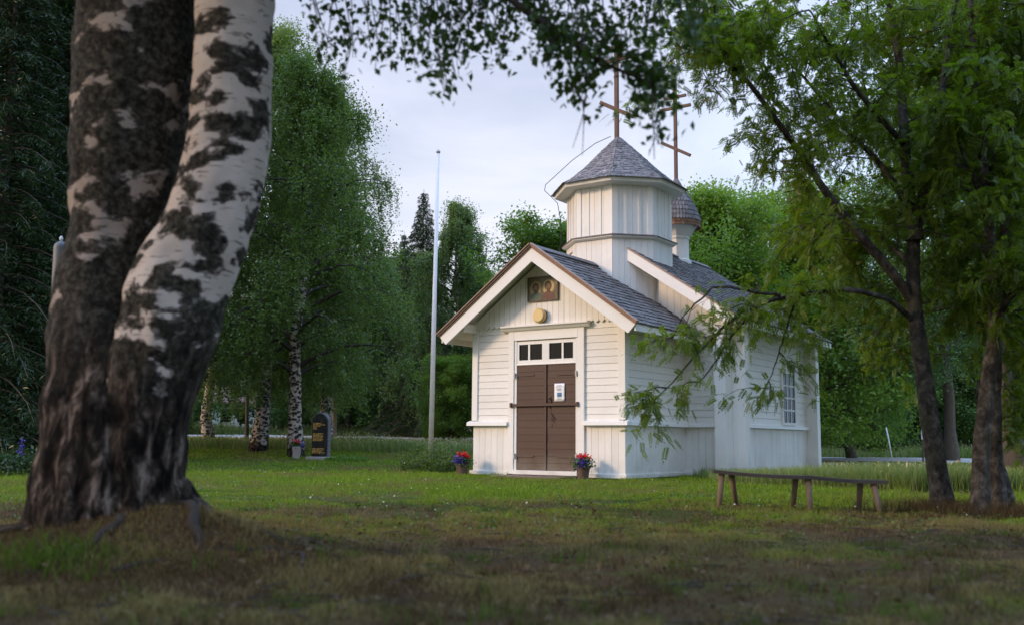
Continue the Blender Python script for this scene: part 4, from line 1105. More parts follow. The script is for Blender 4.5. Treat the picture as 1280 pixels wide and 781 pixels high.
def plant_tree(name, spec, bark, leafm):
    tb, V, F = spec
    return (tubes_mesh('trunk', [q for q in tb if q[2] == 10], bark), tubes_mesh('limbs', [q for q in tb if q[2] != 10], M['twig']), raw_mesh('crown', V, F, leafm))
def place(name, meshes, x, y, label, cat, group=None, rz=0.0, sc=1.0):
    kids = ('trunk', 'crown') if len(meshes) == 2 else ('trunk', 'limbs', 'crown')
    t = tag(empty(name, (x, y, gz1(x, y)), rz), label, cat, group); t.scale = (sc, sc, sc)
    for nm, me in zip(kids, meshes): link(nm, me, t)
    return t

env_birch = lambda t: (0.75 + 0.35*math.sin(PI*min(1, t*1.15)))*(1 - t)**0.55 + 0.10
env_round = lambda t: math.sqrt(max(0.02, 1 - (2*t - 0.85)**2/1.35))
env_cone = lambda t: (1 - t)**0.9 + 0.03
up_birch = lambda t: 0.55 + 0.5*t
up_round = lambda t: 0.15 + 0.9*t

birchA = plant_tree('b', grow(11, 14.6, 0.24, 2.4, 4.0, env_birch, 60, up_birch, 1.2, 7, (0.5, 0), 105000, 0.085, 0.55, 0.30), M['birchbark'], M['leaf_birch'])
birchB = plant_tree('b', grow(12, 12.0, 0.20, 2.2, 3.6, env_birch, 54, up_birch, 1.3, 7, (-0.2, 0), 84000, 0.085, 0.6, 0.28), M['birchbark'], M['leaf_birch'])
birchC = plant_tree('b', grow(13, 11.0, 0.14, 1.9, 3.5, env_birch, 52, up_birch, 1.4, 6, (0.2, 0), 110000, 0.09, 0.75, 0.2), M['birchbark'], M['leaf_birch_far'])
broadA = plant_tree('b', grow(21, 9.2, 0.18, 1.0, 3.2, env_round, 40, up_round, 0.4, 6, (0, 0), 70000, 0.115, 0.0, 0.30, 0.65), M['greybark'], M['leaf_broad'])
broadB = plant_tree('b', grow(22, 8.2, 0.15, 0.7, 2.9, env_round, 36, up_round, 0.5, 6, (0, 0), 62000, 0.12, 0.0, 0.28, 0.65, 3), M['greybark'], M['leaf_broad'])
deepA = plant_tree('b', grow(23, 10.5, 0.2, 0.5, 3.6, env_round, 46, up_round, 0.5, 6, (0, 0), 60000, 0.14, 0.0, 0.36, 0.65), M['greybark'], M['leaf_deep'])
deepB = plant_tree('b', grow(24, 12.0, 0.2, 0.8, 3.2, env_birch, 46, up_round, 0.5, 6, (0, 0), 56000, 0.14, 0.2, 0.34, 0.65), M['greybark'], M['leaf_deep'])

def spruce(seed, Ht, cr, nl):
    rng = nrng(seed); tubes = [(np.array([[0, 0, -0.1], [0, 0, Ht*0.5], [0, 0, Ht]]), [0.19, 0.1, 0.012], 8)]; P = []; AX = []
    z = 0.5
    while z < Ht - 0.15:
        t = z/Ht; L = cr*(1 - t)**0.85 + 0.12; nb_ = 7 if L > 0.8 else 5; a0 = rng.uniform(0, 6.28)
        for k in range(nb_):
            az = a0 + 2*PI*k/nb_ + rng.uniform(-.3, .3); l = L*rng.uniform(.7, 1.15)
            e = 0.35*t - 0.1
            q = bend_path((0, 0, z), (math.cos(az), math.sin(az), e), l, 5, rng, 0.7, 0.05)
            tubes.append((q, np.linspace(0.025*(1-t) + 0.006, 0.004, 6), 4))
            n = max(20, int(nl*l/(cr*180)))
            s = rng.uniform(0.08, 1, n)**0.8; kk = s*5; k0 = np.minimum(4, kk.astype(int)); c = q[k0] + (q[k0+1] - q[k0])*(kk - k0)[:, None]
            d = q[5] - q[0]; d /= np.linalg.norm(d); sd = np.array([-d[1], d[0], 0]); w_ = rng.normal(size=n)*0.22*l*(1.05 - s)
            c = c + sd*w_[:, None]; c[:, 2] -= np.abs(w_)*0.45 + np.abs(rng.normal(size=n))*0.10
            P.append(c); ax_ = d*0.6 + sd*np.sign(w_)[:, None]*0.6; ax_[:, 2] -= 0.45; AX.append(ax_)
        z += rng.uniform(0.22, 0.34)*(1.2 - 0.6*t)
    P = np.concatenate(P); AX = np.concatenate(AX)
    V, F = leaf_quads(P, 0.13, rng, 0.6, 0.22, AX)
    return (tubes_mesh('trunk', tubes, M['greybark']), raw_mesh('crown', V, F, M['needles']))
spruceA = spruce(31, 13.0, 2.1, 56000); spruceC = spruce(33, 13.6, 3.5, 90000); spruceB = spruce(32, 12.0, 2.6, 80000)

# birches on the lawn, left of the chapel
for px, Y, ms_, sc, rz, lab in (
        (322, 33, birchA, 1.0, 0.0, 'tall birch with a pale banded trunk between the memorial stone and the big birch'),
        (371, 29.5, birchB, 1.0, 1.2, 'drooping birch whose dark trunk rises behind the pale planter'),
        (262, 41, birchB, 1.05, 2.5, 'birch with forked dark trunk left of the pale banded birch'),
        (408, 37, birchA, 0.92, 3.7, 'full weeping birch behind the memorial stone'),
        (366, 43, birchA, 0.98, 5.0, 'birch crown rising behind the memorial stone birches')):
    x = at(px, 560, Y)[0]; place('birch_tree', ms_, x, Y, lab, 'birch tree', 'birches left of the chapel', rz, sc)
x = at(573, 540, 46)[0]; place('birch_tree', birchC, x, 46, 'spreading weeping birch with white trunk just right of the flagpole', 'birch tree', 'birches left of the chapel', 0.3, 1.02)
x = at(610, 540, 56)[0]; place('birch_tree', birchC, x, 56, 'pale birch beyond the road close to the chapel eave', 'birch tree', 'birches left of the chapel', 2.3, 0.85)
x = at(524, 540, 52)[0]; place('spruce_tree', spruceC, x, 52, 'dark pointed spruce rising behind the flagpole', 'spruce tree', 'spruces', 0.5, 0.97)
x = at(500, 540, 62)[0]; place('spruce_tree', spruceA, x, 62, 'dark spruce left of the pointed spruce, half hidden by birches', 'spruce tree', 'spruces', 2.5, 0.98)
for px, Y, ms_, sc, rz, lab in (
        (660, 42, broadA, 0.80, 0.4, 'loose leafy tree showing over the porch roof'),
        (700, 44, broadB, 1.15, 1.4, 'leafy tree behind the chapel tower'),
        (905, 36, broadA, 1.02, 2.2, 'bright green tree right behind the small cupola'),
        (985, 40, broadB, 1.25, 0.2, 'bright leafy tree over the rear end of the nave roof'),
        (850, 42, broadB, 1.05, 3.1, 'leafy tree hidden mostly by the nave roof'),
        (1065, 44, broadA, 1.05, 4.0, 'leafy tree left of the rowan trunk, beyond the lawn')):
    x = at(px, 555, Y)[0]; place('leafy_tree', ms_, x, Y, lab, 'leafy tree', 'leafy trees behind the chapel', rz, sc)
x = at(560, 545, 42)[0]; place('rowan_sapling', broadB, x, 42, 'small bright sapling in the meadow right of the flagpole', 'sapling', None, 0.9, 0.42)
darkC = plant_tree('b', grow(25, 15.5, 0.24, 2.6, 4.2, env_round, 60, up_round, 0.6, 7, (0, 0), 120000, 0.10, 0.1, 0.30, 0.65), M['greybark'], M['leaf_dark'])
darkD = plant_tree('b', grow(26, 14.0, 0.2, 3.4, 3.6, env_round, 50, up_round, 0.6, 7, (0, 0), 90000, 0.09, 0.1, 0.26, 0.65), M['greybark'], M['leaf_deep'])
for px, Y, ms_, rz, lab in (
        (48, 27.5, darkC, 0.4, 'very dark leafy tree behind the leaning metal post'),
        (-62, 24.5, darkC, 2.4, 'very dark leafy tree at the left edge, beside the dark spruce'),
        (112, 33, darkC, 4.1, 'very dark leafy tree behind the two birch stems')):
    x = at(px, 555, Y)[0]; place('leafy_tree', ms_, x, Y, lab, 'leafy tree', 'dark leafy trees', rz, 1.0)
for px, Y, rz, sc, lab in (
        (1275, 19.5, 0.3, 0.95, 'tall leafy tree behind the many-trunked rowan at the right edge'),
        (1190, 40, 2.0, 1.1, 'tall leafy tree behind the leaning rowan trunk'),
        (1370, 17, 3.3, 1.0, 'tall leafy tree just cut off by the right edge'),
        ):
    x = at(px, 555, Y)[0]; place('leafy_tree', darkD, x, Y, lab, 'leafy tree', 'leafy trees behind the rowans', rz, sc)
# dark trees at the left edge
for px, Y, ms_, sc, rz, lab, nm in (
        (-20, 21.5, spruceB, 1.15, 0.0, 'dark spruce filling the left edge of the picture', 'spruce_tree'),
        (66, 25, spruceB, 1.12, 1.7, 'dark spruce close behind the leaning metal post', 'spruce_tree')):
    x = at(px, 555, Y)[0]; place(nm, ms_, x, Y, lab, 'spruce tree', 'spruces', rz, sc)
for px, Y, ms_, sc, rz, lab in (
        (24, 52, deepA, 1.3, 0.0, 'dark leafy tree between the two spruces at the left edge'),
        (165, 54, deepA, 1.05, 4.0, 'dark leafy tree beyond the meadow right of the big birch')):
    x = at(px, 555, Y)[0]; place('leafy_tree', ms_, x, Y, lab, 'leafy tree', 'dark leafy trees', rz, sc)
# unseen trees added outside the picture to shade the foreground
place('leafy_tree', broadA, -10.5, -0.2, 'unseen broad leafy tree added left of the photographer, outside the frame, to shade the foreground', 'leafy tree', None, 0.3, 1.1)
place('birch_tree', birchB, 2.5, -4.5, 'unseen birch added behind the photographer, outside the frame, to shade the foreground', 'birch tree', None, 0.9, 1.0)
# the wood beyond the road: every tree its own
rr = random.Random(5); kinds = [deepA, deepB, deepA, spruceA, deepB]
px = -160; i = 0
while px < 1420:
    if True:
        Y = rr.uniform(60, 70) + (30 if 222 < px < 335 else 0); ms_ = kinds[i % 5]; x = at(px, 550, Y)[0]; sc = rr.uniform(0.78, 1.0)
        if 540 < px < 960: sc *= 0.62
        side = 'left of' if px < 640 else 'right of'
        nm = 'spruce_tree' if ms_ is spruceA else 'leafy_tree'
        place(nm, ms_, x, Y, ('far dark spruce' if nm[0] == 's' else 'far dark leafy tree') + ' beyond the road, %s the chapel' % side, 'tree', 'far trees beyond the road, %s the chapel' % side, rr.uniform(0, 6.28), sc)
    px += rr.uniform(30, 48); i += 1
for px, Y, sc in ((1030, 55, 0.98), (1085, 53, 0.85), (1135, 56, 1.0), (1190, 54, 0.92), (1250, 56, 1.0), (1310, 54, 1.0), (1060, 58, 1.0), (1215, 58, 1.05)):
    x = at(px, 555, Y)[0]; place('leafy_tree', deepA if int(px) % 2 else deepB, x, Y, 'dense dark leafy tree on the far verge right of the chapel', 'leafy tree', 'verge trees right of the chapel', px*0.7, sc*0.9)
for px, Y, sc in ((395, 56, 0.8), (432, 55, 0.85), (470, 57, 0.9), (508, 55, 0.7), (350, 58, 0.9)):
    x = at(px, 548, Y)[0]; place('leafy_tree', deepB, x, Y, 'dense dark leafy tree on the far verge behind the memorial stone', 'leafy tree', 'verge trees left of the chapel', px*0.7, sc*0.9)

# ------------------------------------------------------------------ the big twin-stemmed birch
def sp(pts, n):
    """smooth curve through points"""
    P = np.array(pts, float); m = len(P); t = np.linspace(0, m - 1, n); out = []
    for q in t:
        i = min(m - 2, int(q)); f = q - i
        p0, p1, p2, p3 = P[max(0, i-1)], P[i], P[i+1], P[min(m-1, i+2)]
        out.append(0.5*((2*p1) + (-p0 + p2)*f + (2*p0 - 5*p1 + 4*p2 - p3)*f*f + (-p0 + 3*p1 - 3*p2 + p3)*f**3))
    return np.array(out)
BY = 5.6
def stem_pts(rows, y):
    P, rad = [], []
    for cx, cy, wd in rows:
        P.append(at(cx, cy, y)); rad.append(wd/2*y/FOC)
    return P, rad
base_xy = at(135, 640, BY); gb = gz1(base_xy[0], BY)
big = tag(empty('birch_tree', (base_xy[0], BY, gb)), 'big twin-stemmed birch with white and black bark on the left, branches hanging over the top', 'birch tree', 'birches left of the chapel')
off = np.array([base_xy[0], BY, gb])
left_rows = [(137, 700, 205), (135, 640, 192), (138, 560, 168), (140, 500, 158), (134, 440, 140), (127, 380, 120), (139, 300, 104), (159, 200, 140), (171, 100, 158), (177, 0, 156)]
right_rows = [(168, 640, 120), (178, 540, 108), (188, 480, 112), (208, 420, 122), (229, 350, 124), (257, 290, 112), (283, 200, 104), (292, 100, 102), (295, 0, 100)]
def stem_mesh(rows, y0, y1, top, mat_i):
    P, rad = [], []
    for k, (cx, cy, wd) in enumerate(rows):
        y = y0 + (y1 - y0)*k/len(rows); P.append(at(cx, cy, y)); rad.append(wd/2*y/FOC)
    for (dx, dy, dz, r_) in top:
        P.append(P[len(rows)-1] + np.array([dx, dy, dz])); rad.append(r_)
    n = 130; Q = sp(P, n); rr_ = np.interp(np.linspace(0, len(rad) - 1, n), np.arange(len(rad)), rad)
    return Q - off, rr_
QL, RL = stem_mesh(left_rows, 5.62, 5.72, [(0.05, 0.2, 1.5, .27), (0.0, 0.5, 3.5, .2), (-0.2, 0.8, 6.0, .10), (-0.2, 0.9, 8.0, .03)], 0)
QR, RR = stem_mesh(right_rows, 5.52, 5.46, [(0.15, -0.1, 1.5, .17), (0.5, -0.3, 3.2, .13), (0.8, -0.4, 5.5, .07), (0.9, -0.5, 7.5, .02)], 1)
roots = []
for az, l in ((-0.35, 0.62), (0.5, 0.4), (-1.1, 0.36), (-1.9, 0.40), (-2.7, 0.46), (2.5, 0.4), (1.5, 0.4)):
    p = []
    for k in range(8):
        s = k/7; rr0 = 0.18 + l*s; x, y = rr0*math.cos(az + 0.25*s), rr0*math.sin(az + 0.25*s)*0.9
        x += 0.05; zg = gz1(x + off[0], y + off[1]) - gb
        p.append((x, y, zg + 0.30*(1 - s)**2.2 - 0.07 - 0.08*s))
    roots.append((np.array(p), np.linspace(0.15, 0.05, 8)))
def barky(tubes, name, mat, vox, amp):
    """one continuous skin over the tubes, roughened like old bark"""
    m = MB()
    for P, rd in tubes: m.tube(list(P), list(rd), 28)
    o = m.build(name, None, None)
    md = o.modifiers.new('r', 'REMESH'); md.mode = 'VOXEL'; md.voxel_size = vox
    sm = o.modifiers.new('s', 'SMOOTH'); sm.iterations = 6; sm.factor = 0.5
    dg = bpy.context.evaluated_depsgraph_get(); me = bpy.data.meshes.new_from_object(o.evaluated_get(dg))
    bpy.data.objects.remove(o)
    n = len(me.vertices); co = np.empty(n*3, np.float32); me.vertices.foreach_get('co', co); co = co.reshape(-1, 3)
    nr_ = np.empty(n*3, np.float32); me.vertices.foreach_get('normal', nr_); nr_ = nr_.reshape(-1, 3)
    for i in range(n):
        p = Vector(co[i]); low = max(0.25, 1.25 - 0.65*p.z)
        f = mnoise.fractal(Vector((p.x*7, p.y*7, p.z*2.2)), 1.0, 2.0, 4)          # long vertical cracks
        g = mnoise.fractal(Vector((p.x*3, p.y*3, p.z*4)), 1.0, 2.0, 3)
        co[i] += nr_[i]*amp*(f*low + 0.6*g)
    me.vertices.foreach_set('co', co.ravel()); me.polygons.foreach_set('use_smooth', np.ones(len(me.polygons), bool)); me.update()
    me.materials.clear(); me.materials.append(mat)
    return me
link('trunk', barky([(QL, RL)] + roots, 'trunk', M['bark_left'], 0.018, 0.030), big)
link('stem', barky([(QR, RR)], 'stem', M['bark_right'], 0.018, 0.026), big)

# bare roots snaking over the trodden soil
rr2 = nrng(19)
for az, l, r0_ in ((-0.22, 1.9, .040), (-0.50, 1.3, .030), (-0.02, 1.0, .032), (-1.15, 0.7, .030), (-2.3, 0.6, .030), (-0.36, 2.1, .020)):
    p = []; w1, w2 = rr2.uniform(-.2, .2), rr2.uniform(2, 5)
    for k in range(16):
        s_ = k/15; q_ = 0.25 + l*s_; a_ = az + w1*s_ + 0.13*math.sin(w2*s_*2.3) + rr2.normal()*.02; x, y = q_*math.cos(a_), q_*math.sin(a_)
        p.append((x, y, gz1(x + off[0], y + off[1]) - gb + r0_*(0.15 - 0.5*s_) + 0.016*math.sin(11*s_ + w2) + rr2.normal()*.004))
    link('root', tubes_mesh('root', [(np.array(p), np.linspace(r0_, 0.012, 16)*(1 + .18*rr2.normal(size=16)), 8)], M['root']), big)
# limbs overhead and the twigs that hang into the top of the picture
rng = nrng(77)
limb = sp([at(300, -240, 5.5), at(480, -110, 5.4), at(600, -30, 5.3), at(660, 16, 5.2), at(712, 52, 5.15), at(765, 84, 5.1), at(815, 104, 5.1)], 26)
tubes = [(limb - off, np.linspace(0.035, 0.006, 26), 7)]
limb2 = sp([at(300, -330, 5.6), at(440, -190, 5.7), at(560, -150, 5.8), at(700, -120, 5.9), at(860, -90, 6.1)], 20)
limb3 = sp([at(290, -120, 5.45), at(350, -150, 5.2), at(420, -120, 5.1), at(480, -60, 5.0)], 16)
tubes += [(limb2 - off, np.linspace(0.04, 0.01, 20), 7), (limb3 - off, np.linspace(0.03, 0.008, 16), 6)]
LP = []; LA = []
def twig(px0, py0, px1, py1, y, nl):
    a, b = at(px0, py0, y), at(px1, py1, y + rng.uniform(-.25, .25))
    mid = (a + b)/2 + np.array([rng.uniform(-.05, .05), rng.uniform(-.1, .1), 0.06])
    q = sp([a, mid, b], 8); tubes.append((q - off, np.linspace(0.006, 0.0018, 8), 4))
    s = rng.uniform(0.12, 1.02, nl)**0.8*7; k0 = np.minimum(6, s.astype(int)); c = q[k0] + (q[k0+1] - q[k0])*(s - k0)[:, None]
    c = c + rng.normal(size=(nl, 3))*np.array([.055, .06, .045]); c[:, 2] -= 0.015
    LP.append(c); ax_ = np.tile((b - a)/np.linalg.norm(b - a), (nl, 1)); ax_[:, 2] -= 0.5; LA.append(ax_)
def curtain(x0, x1, top, bottom, n, nl=42):
    for _ in range(n):
        x = rng.uniform(x0, x1); yb = np.interp(x, *bottom)*rng.uniform(0.55, 1.02)
        if yb < 4: continue
        twig(x + rng.uniform(-60, 15), top + rng.uniform(-40, 0), x, yb, rng.uniform(4.9, 6.2), nl)
curtain(405, 660, -60, ([400, 425, 450, 480, 520, 550, 575, 600, 625, 645, 665], [75, 92, 105, 95, 85, 120, 95, 45, 78, 60, 30]), 48, 34)
curtain(655, 880, -50, ([650, 690, 710, 740, 770, 800, 830, 860, 885], [20, 60, 85, 100, 62, 58, 74, 78, 55]), 44, 32)
# twigs hanging off the visible limb
for (x0, y0, x1, y1) in ((700, 44, 690, 100), (715, 54, 708, 118), (730, 62, 725, 132), (738, 68, 730, 140), (742, 70, 716, 120), (785, 92, 806, 112), (800, 98, 812, 150), (806, 100, 822, 165), (795, 95, 838, 135),
                         (668, 22, 690, 70), (690, 36, 720, 30), (720, 55, 760, 40), (742, 70, 780, 60), (765, 84, 815, 75), (780, 90, 830, 98), (800, 98, 850, 110), (690, 38, 670, 60)):
    twig(x0, y0, x1, y1, 5.12, 34); twig(x0, y0, x1 + rng.uniform(-14, 14), y1*rng.uniform(.75, .98), 5.2, 26)
for (x0, y0, x1, y1) in ((430, 20, 428, 100), (545, 60, 556, 122), (550, 70, 560, 118), (812, 140, 822, 166), (628, 40, 622, 77)): twig(x0, y0, x1, y1, 5.0, 22)
for (x0, y0, x1, y1) in ((718, 110, 728, 195), (722, 120, 716, 185), (820, 150, 812, 190), (826, 150, 818, 200), (822, 150, 828, 186)): twig(x0, y0, x1, y1, 5.1, 0)
# canopy out of the frame overhead: it shades the foreground
nC = 1900
cx = rng.uniform(-4.2, 2.2, nC); cy = rng.uniform(2.8, 8.5, nC); cz = rng.uniform(4.2, 9.5, nC)
keep = ((cx + 1.4)/3.6)**2 + ((cy - 5.6)/3.2)**2 + ((cz - 6.4)/3.4)**2 < 1
C = np.stack([cx, cy, cz], 1)[keep]
can = (C[:, None, :] + rng.normal(size=(len(C), 34, 3))*np.array([.24, .24, .28])).reshape(-1, 3)
pd = can - np.array([0, 0, H]); dep = pd[:, 1]*math.cos(PITCH) + pd[:, 2]*math.sin(PITCH); upv = -pd[:, 1]*math.sin(PITCH) + pd[:, 2]*math.cos(PITCH)
can = can[390.5 - upv/dep*FOC < -30]
for i in range(26):                       # limbs carrying it
    s = QL if i % 2 else QR; p0 = s[rng.integers(95, 125)] + off; c = C[rng.integers(0, len(C))]
    tubes.append((sp([p0, (p0 + c)/2 + np.array([0, 0, 0.3]), c], 8) - off, np.linspace(0.04, 0.008, 8), 5))
V1, F1 = leaf_quads(np.concatenate(LP) - off, 0.047, rng, 0.2, 0.72, np.concatenate(LA))
V2, F2 = leaf_quads(can - off, 0.075, rng, 0.3, 0.75)
link('branches', tubes_mesh('branches', tubes, M['twig']), big)
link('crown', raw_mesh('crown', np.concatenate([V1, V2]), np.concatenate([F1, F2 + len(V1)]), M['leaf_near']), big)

# ------------------------------------------------------------------ rowans on the right
def pinnate(P, D, size, rng, pairs=6):
    """compound leaves: leaflets in pairs along a drooping stalk; one quad per leaflet"""
    n = len(P); D = D/np.linalg.norm(D, axis=1)[:, None]
    up = rng.normal(size=(n, 3))*0.45 + np.array([0, 0, 1.0]); side = np.cross(D, up); side /= np.linalg.norm(side, axis=1)[:, None] + 1e-9; nn = np.cross(side, D)
    sz = size*rng.uniform(.75, 1.2, n)[:, None]; out = []
    for k in range(pairs):
        t = 0.25 + 0.75*k/pairs; c = P + D*sz*t - np.array([0, 0, 1])*sz*0.22*t*t
        for s in (-1, 1):
            a = side*s*0.9 + D*0.45 - nn*0.15; l = sz*0.30*(1.0 - 0.25*abs(t - .55)); wv = np.cross(nn, a)*l*0.27
            out.append(np.stack([c, c + a*l*0.4 + wv, c + a*l, c + a*l*0.4 - wv], 1))
    c = P + D*sz - np.array([0, 0, 1])*sz*0.22; wv = side*sz*0.05
    out.append(np.stack([c, c + D*sz*.12 + wv, c + D*sz*.28 - np.array([0, 0, 1])*sz*.1, c + D*sz*.12 - wv], 1))
    V = np.concatenate(out).reshape(-1, 3); return V, np.arange(len(V)).reshape(-1, 4)

def rowan(name, label, Y, stems, limbs, fill, nleaf, seed, lsize=0.17, fillr=0.5, extra=(), density=1.0):
    """stems and limbs are surveyed polylines [(px, py, dy)], with (r0, r1); sub-branches and leaves grow from them"""
    rng = nrng(seed); b = at(stems[0][0][0][0], stems[0][0][0][1], Y); b[2] = gz1(b[0], Y); off = b
    t = tag(empty(name, tuple(b)), label, 'rowan tree', 'rowans right of the chapel')
    tb = []; br = []; A = []; AD = []
    def poly(rows, r0, r1, n=24, sides=10):
        Q = sp([at(p[0], p[1], Y + p[2]) for p in rows], n) - off
        Q = Q + np.cumsum(rng.normal(size=Q.shape)*0.006, 0); return (Q, np.linspace(r0, r1, n), sides)
    def sprout(Q, n, l0, l1, s0=0.15, leafy=True, droop=0.7):
        m = len(Q) - 1
        for i in range(n):
            s = rng.uniform(s0, 1)*m; k = min(m - 1, int(s)); c = Q[k] + (Q[k+1] - Q[k])*(s - k); d = Q[k+1] - Q[k]; d /= np.linalg.norm(d)
            rr_ = rng.normal(size=3); rr_ -= d*rr_.dot(d); rr_ /= np.linalg.norm(rr_)
            q = bend_path(c, d*0.5 + rr_*0.9 + np.array([0, 0, .15]), rng.uniform(l0, l1), 5, rng, droop, 0.16)
            br.append((q, np.linspace(0.010, 0.003, 6), 4))
            if leafy:
                for k2 in (2, 3, 4, 5, 5): A.append(q[k2]); AD.append(q[k2] - q[k2-1])
                for _ in range(2):
                    q2 = bend_path(q[rng.integers(2, 5)], rng.normal(size=3) + d*.6, rng.uniform(.2, .5), 3, rng, .6, .15); br.append((q2, np.linspace(.005, .002, 4), 3))
                    for k2 in (1, 2, 3): A.append(q2[k2]); AD.append(q2[k2] - q2[k2-1])
    for rows, (r0, r1), ns in stems:
        q = poly(rows, r0, r1, 30, 12); q[1][0:3] *= np.array([1.45, 1.22, 1.06]); tb.append(q)
        if ns: sprout(q[0], ns, 0.5, 1.5, 0.5)
    for rows, (r0, r1), ns, l1 in limbs:
        q = poly(rows, r0, r1, 22, 7); tb.append(q)
        if ns: sprout(q[0], ns, 0.2, l1, 0.1)
    for (fx, fy, fd, sx, sy, sd, n) in fill:            # crown clumps with a twig each
        for i in range(n):
            c = at(fx + rng.normal()*sx, fy + rng.normal()*sy, Y + fd + rng.normal()*sd) - off
            if c[2] < 0.9: continue
            q = bend_path(c, rng.normal(size=3) + np.array([0, 0, .2]), rng.uniform(.4, .9), 5, rng, .7, .18); br.append((q, np.linspace(.009, .003, 6), 4))
            for k2 in range(1, 6):
                A.append(q[k2]); AD.append(q[k2] - q[k2-1]); A.append(q[k2]); AD.append(rng.normal(size=3))
    A = np.array(A); AD = np.array(AD)
    ok = ~((A[:, 0] + off[0] < 0.1065*(A[:, 1] + off[1])) & (A[:, 2] + off[2] > 2.6))     # nothing of this crown reaches the tower
    A, AD = A[ok], AD[ok]
    br = [q for q in br if not (q[0][-1][0] + off[0] < 0.1065*(q[0][-1][1] + off[1]) and q[0][-1][2] + off[2] > 2.6)]
    idx = rng.integers(0, len(A), nleaf)
    D = AD[idx]/(np.linalg.norm(AD[idx], axis=1)[:, None] + 1e-9)*0.6 + rng.normal(size=(nleaf, 3))*0.7; D[:, 2] -= 0.15
    V, F = pinnate(A[idx] + rng.normal(size=(nleaf, 3))*0.05, D, lsize, rng)
    link('trunk', tubes_mesh('trunk', tb, M['rowanbark']), t); link('branches', tubes_mesh('branches', br, M['twig']), t)
    link('crown', raw_mesh('crown', V, F, M['leaf_rowan']), t)
    return t
rowan('rowan_tree', 'rowan with a leaning grey trunk whose branches reach over the nave', 10.2,
      [([(1182, 650, 0), (1172, 590, 0), (1160, 520, 0), (1149, 440, 0), (1143, 370, 0), (1143, 290, 0), (1134, 204, .1), (1126, 80, .2), (1112, 0, .3), (1100, -140, .4)], (.112, .026), 10),
       ([(1143, 300, 0), (1147, 265, 0), (1157, 231, -.05), (1172, 150, -.1), (1184, 54, -.1), (1194, -10, -.1), (1205, -160, 0)], (.07, .018), 10)],
      [([(1140, 376, 0), (1091, 314, -.1), (1037, 248, -.2), (1010, 210, -.3), (967, 145, -.4), (930, 97, -.5), (892, 70, -.6), (855, 60, -.7)], (.055, .010), 26, 0.8),
       ([(1140, 400, 0), (1112, 375, -.2), (1062, 363, -.4), (1005, 366, -.5), (958, 374, -.6), (925, 392, -.7), (895, 418, -.7), (868, 446, -.8), (846, 474, -.8), (812, 508, -.8)], (.033, .004), 11, 0.27),
       ([(975, 371, -.6), (930, 361, -.7), (893, 357, -.8), (872, 372, -.8), (852, 392, -.8), (838, 425, -.9)], (.018, .004), 4, 0.25),
       ([(960, 374, -.6), (930, 405, -.6), (908, 440, -.6), (886, 475, -.7), (870, 490, -.7)], (.016, .004), 3, 0.2),
       ([(1005, 366, -.5), (990, 392, -.5), (980, 425, -.5), (972, 455, -.5), (955, 492, -.5)], (.014, .004), 3, 0.2),
       ([(1138, 260, 0), (1095, 200, .3), (1050, 150, .5), (1000, 90, .6), (950, 40, .6)], (.04, .008), 14, 0.9),
       ([(1130, 180, .1), (1075, 120, -.3), (1040, 60, -.5), (1010, 10, -.6)], (.035, .008), 12, 0.9),
       ([(1140, 330, 0), (1085, 290, .5), (1040, 275, .8), (985, 282, 1.0)], (.03, .006), 12, 0.7),
       ([(1160, 215, 0), (1215, 150, .2), (1260, 90, .3)], (.04, .01), 12, 0.9)],
      [(1030, 30, .8, 75, 35, .5, 40), (930, 60, -.1, 45, 45, .4, 24), (1080, 130, 1.2, 50, 55, .5, 26), (1180, 60, 1.3, 60, 60, .5, 34), (1000, 190, .8, 35, 40, .4, 10), (1045, 320, 1.0, 45, 40, .4, 20), (1080, 420, 1.0, 30, 22, .3, 7), (890, 25, -.5, 20, 18, .3, 8)], 15500, 41, 0.112)
rowan('rowan_tree', 'darker rowan with several trunks at the right edge of the picture', 9.6,
      [([(1222, 655, 0), (1226, 560, .1), (1236, 470, .1), (1243, 390, .1), (1236, 300, .1), (1226, 200, .2), (1216, 100, .3), (1208, -60, .4)], (.088, .024), 10),
       ([(1250, 652, .25), (1246, 560, .3), (1243, 450, .3), (1250, 330, .4), (1262, 220, .5), (1268, 80, .6), (1270, -80, .7)], (.078, .024), 10),
       ([(1262, 648, .6), (1252, 600, .6), (1240, 540, .7), (1234, 470, .8)], (.10, .06), 0)],
      [([(1243, 400, .1), (1262, 370, -.2), (1300, 350, -.4)], (.05, .02), 8, 0.8), ([(1230, 250, .2), (1205, 200, 0), (1190, 140, 0)], (.03, .01), 8, 0.7)],
      [(1240, 330, 1.3, 40, 60, .4, 36), (1265, 450, 1.4, 26, 40, .4, 16), (1230, 180, 1.0, 45, 60, .5, 36), (1260, 40, .6, 45, 60, .5, 36), (1310, 250, .6, 40, 160, .6, 60), (1190, 400, 1.5, 30, 40, .3, 10), (1215, 350, 1.4, 30, 40, .3, 12)], 19000, 42, 0.112)
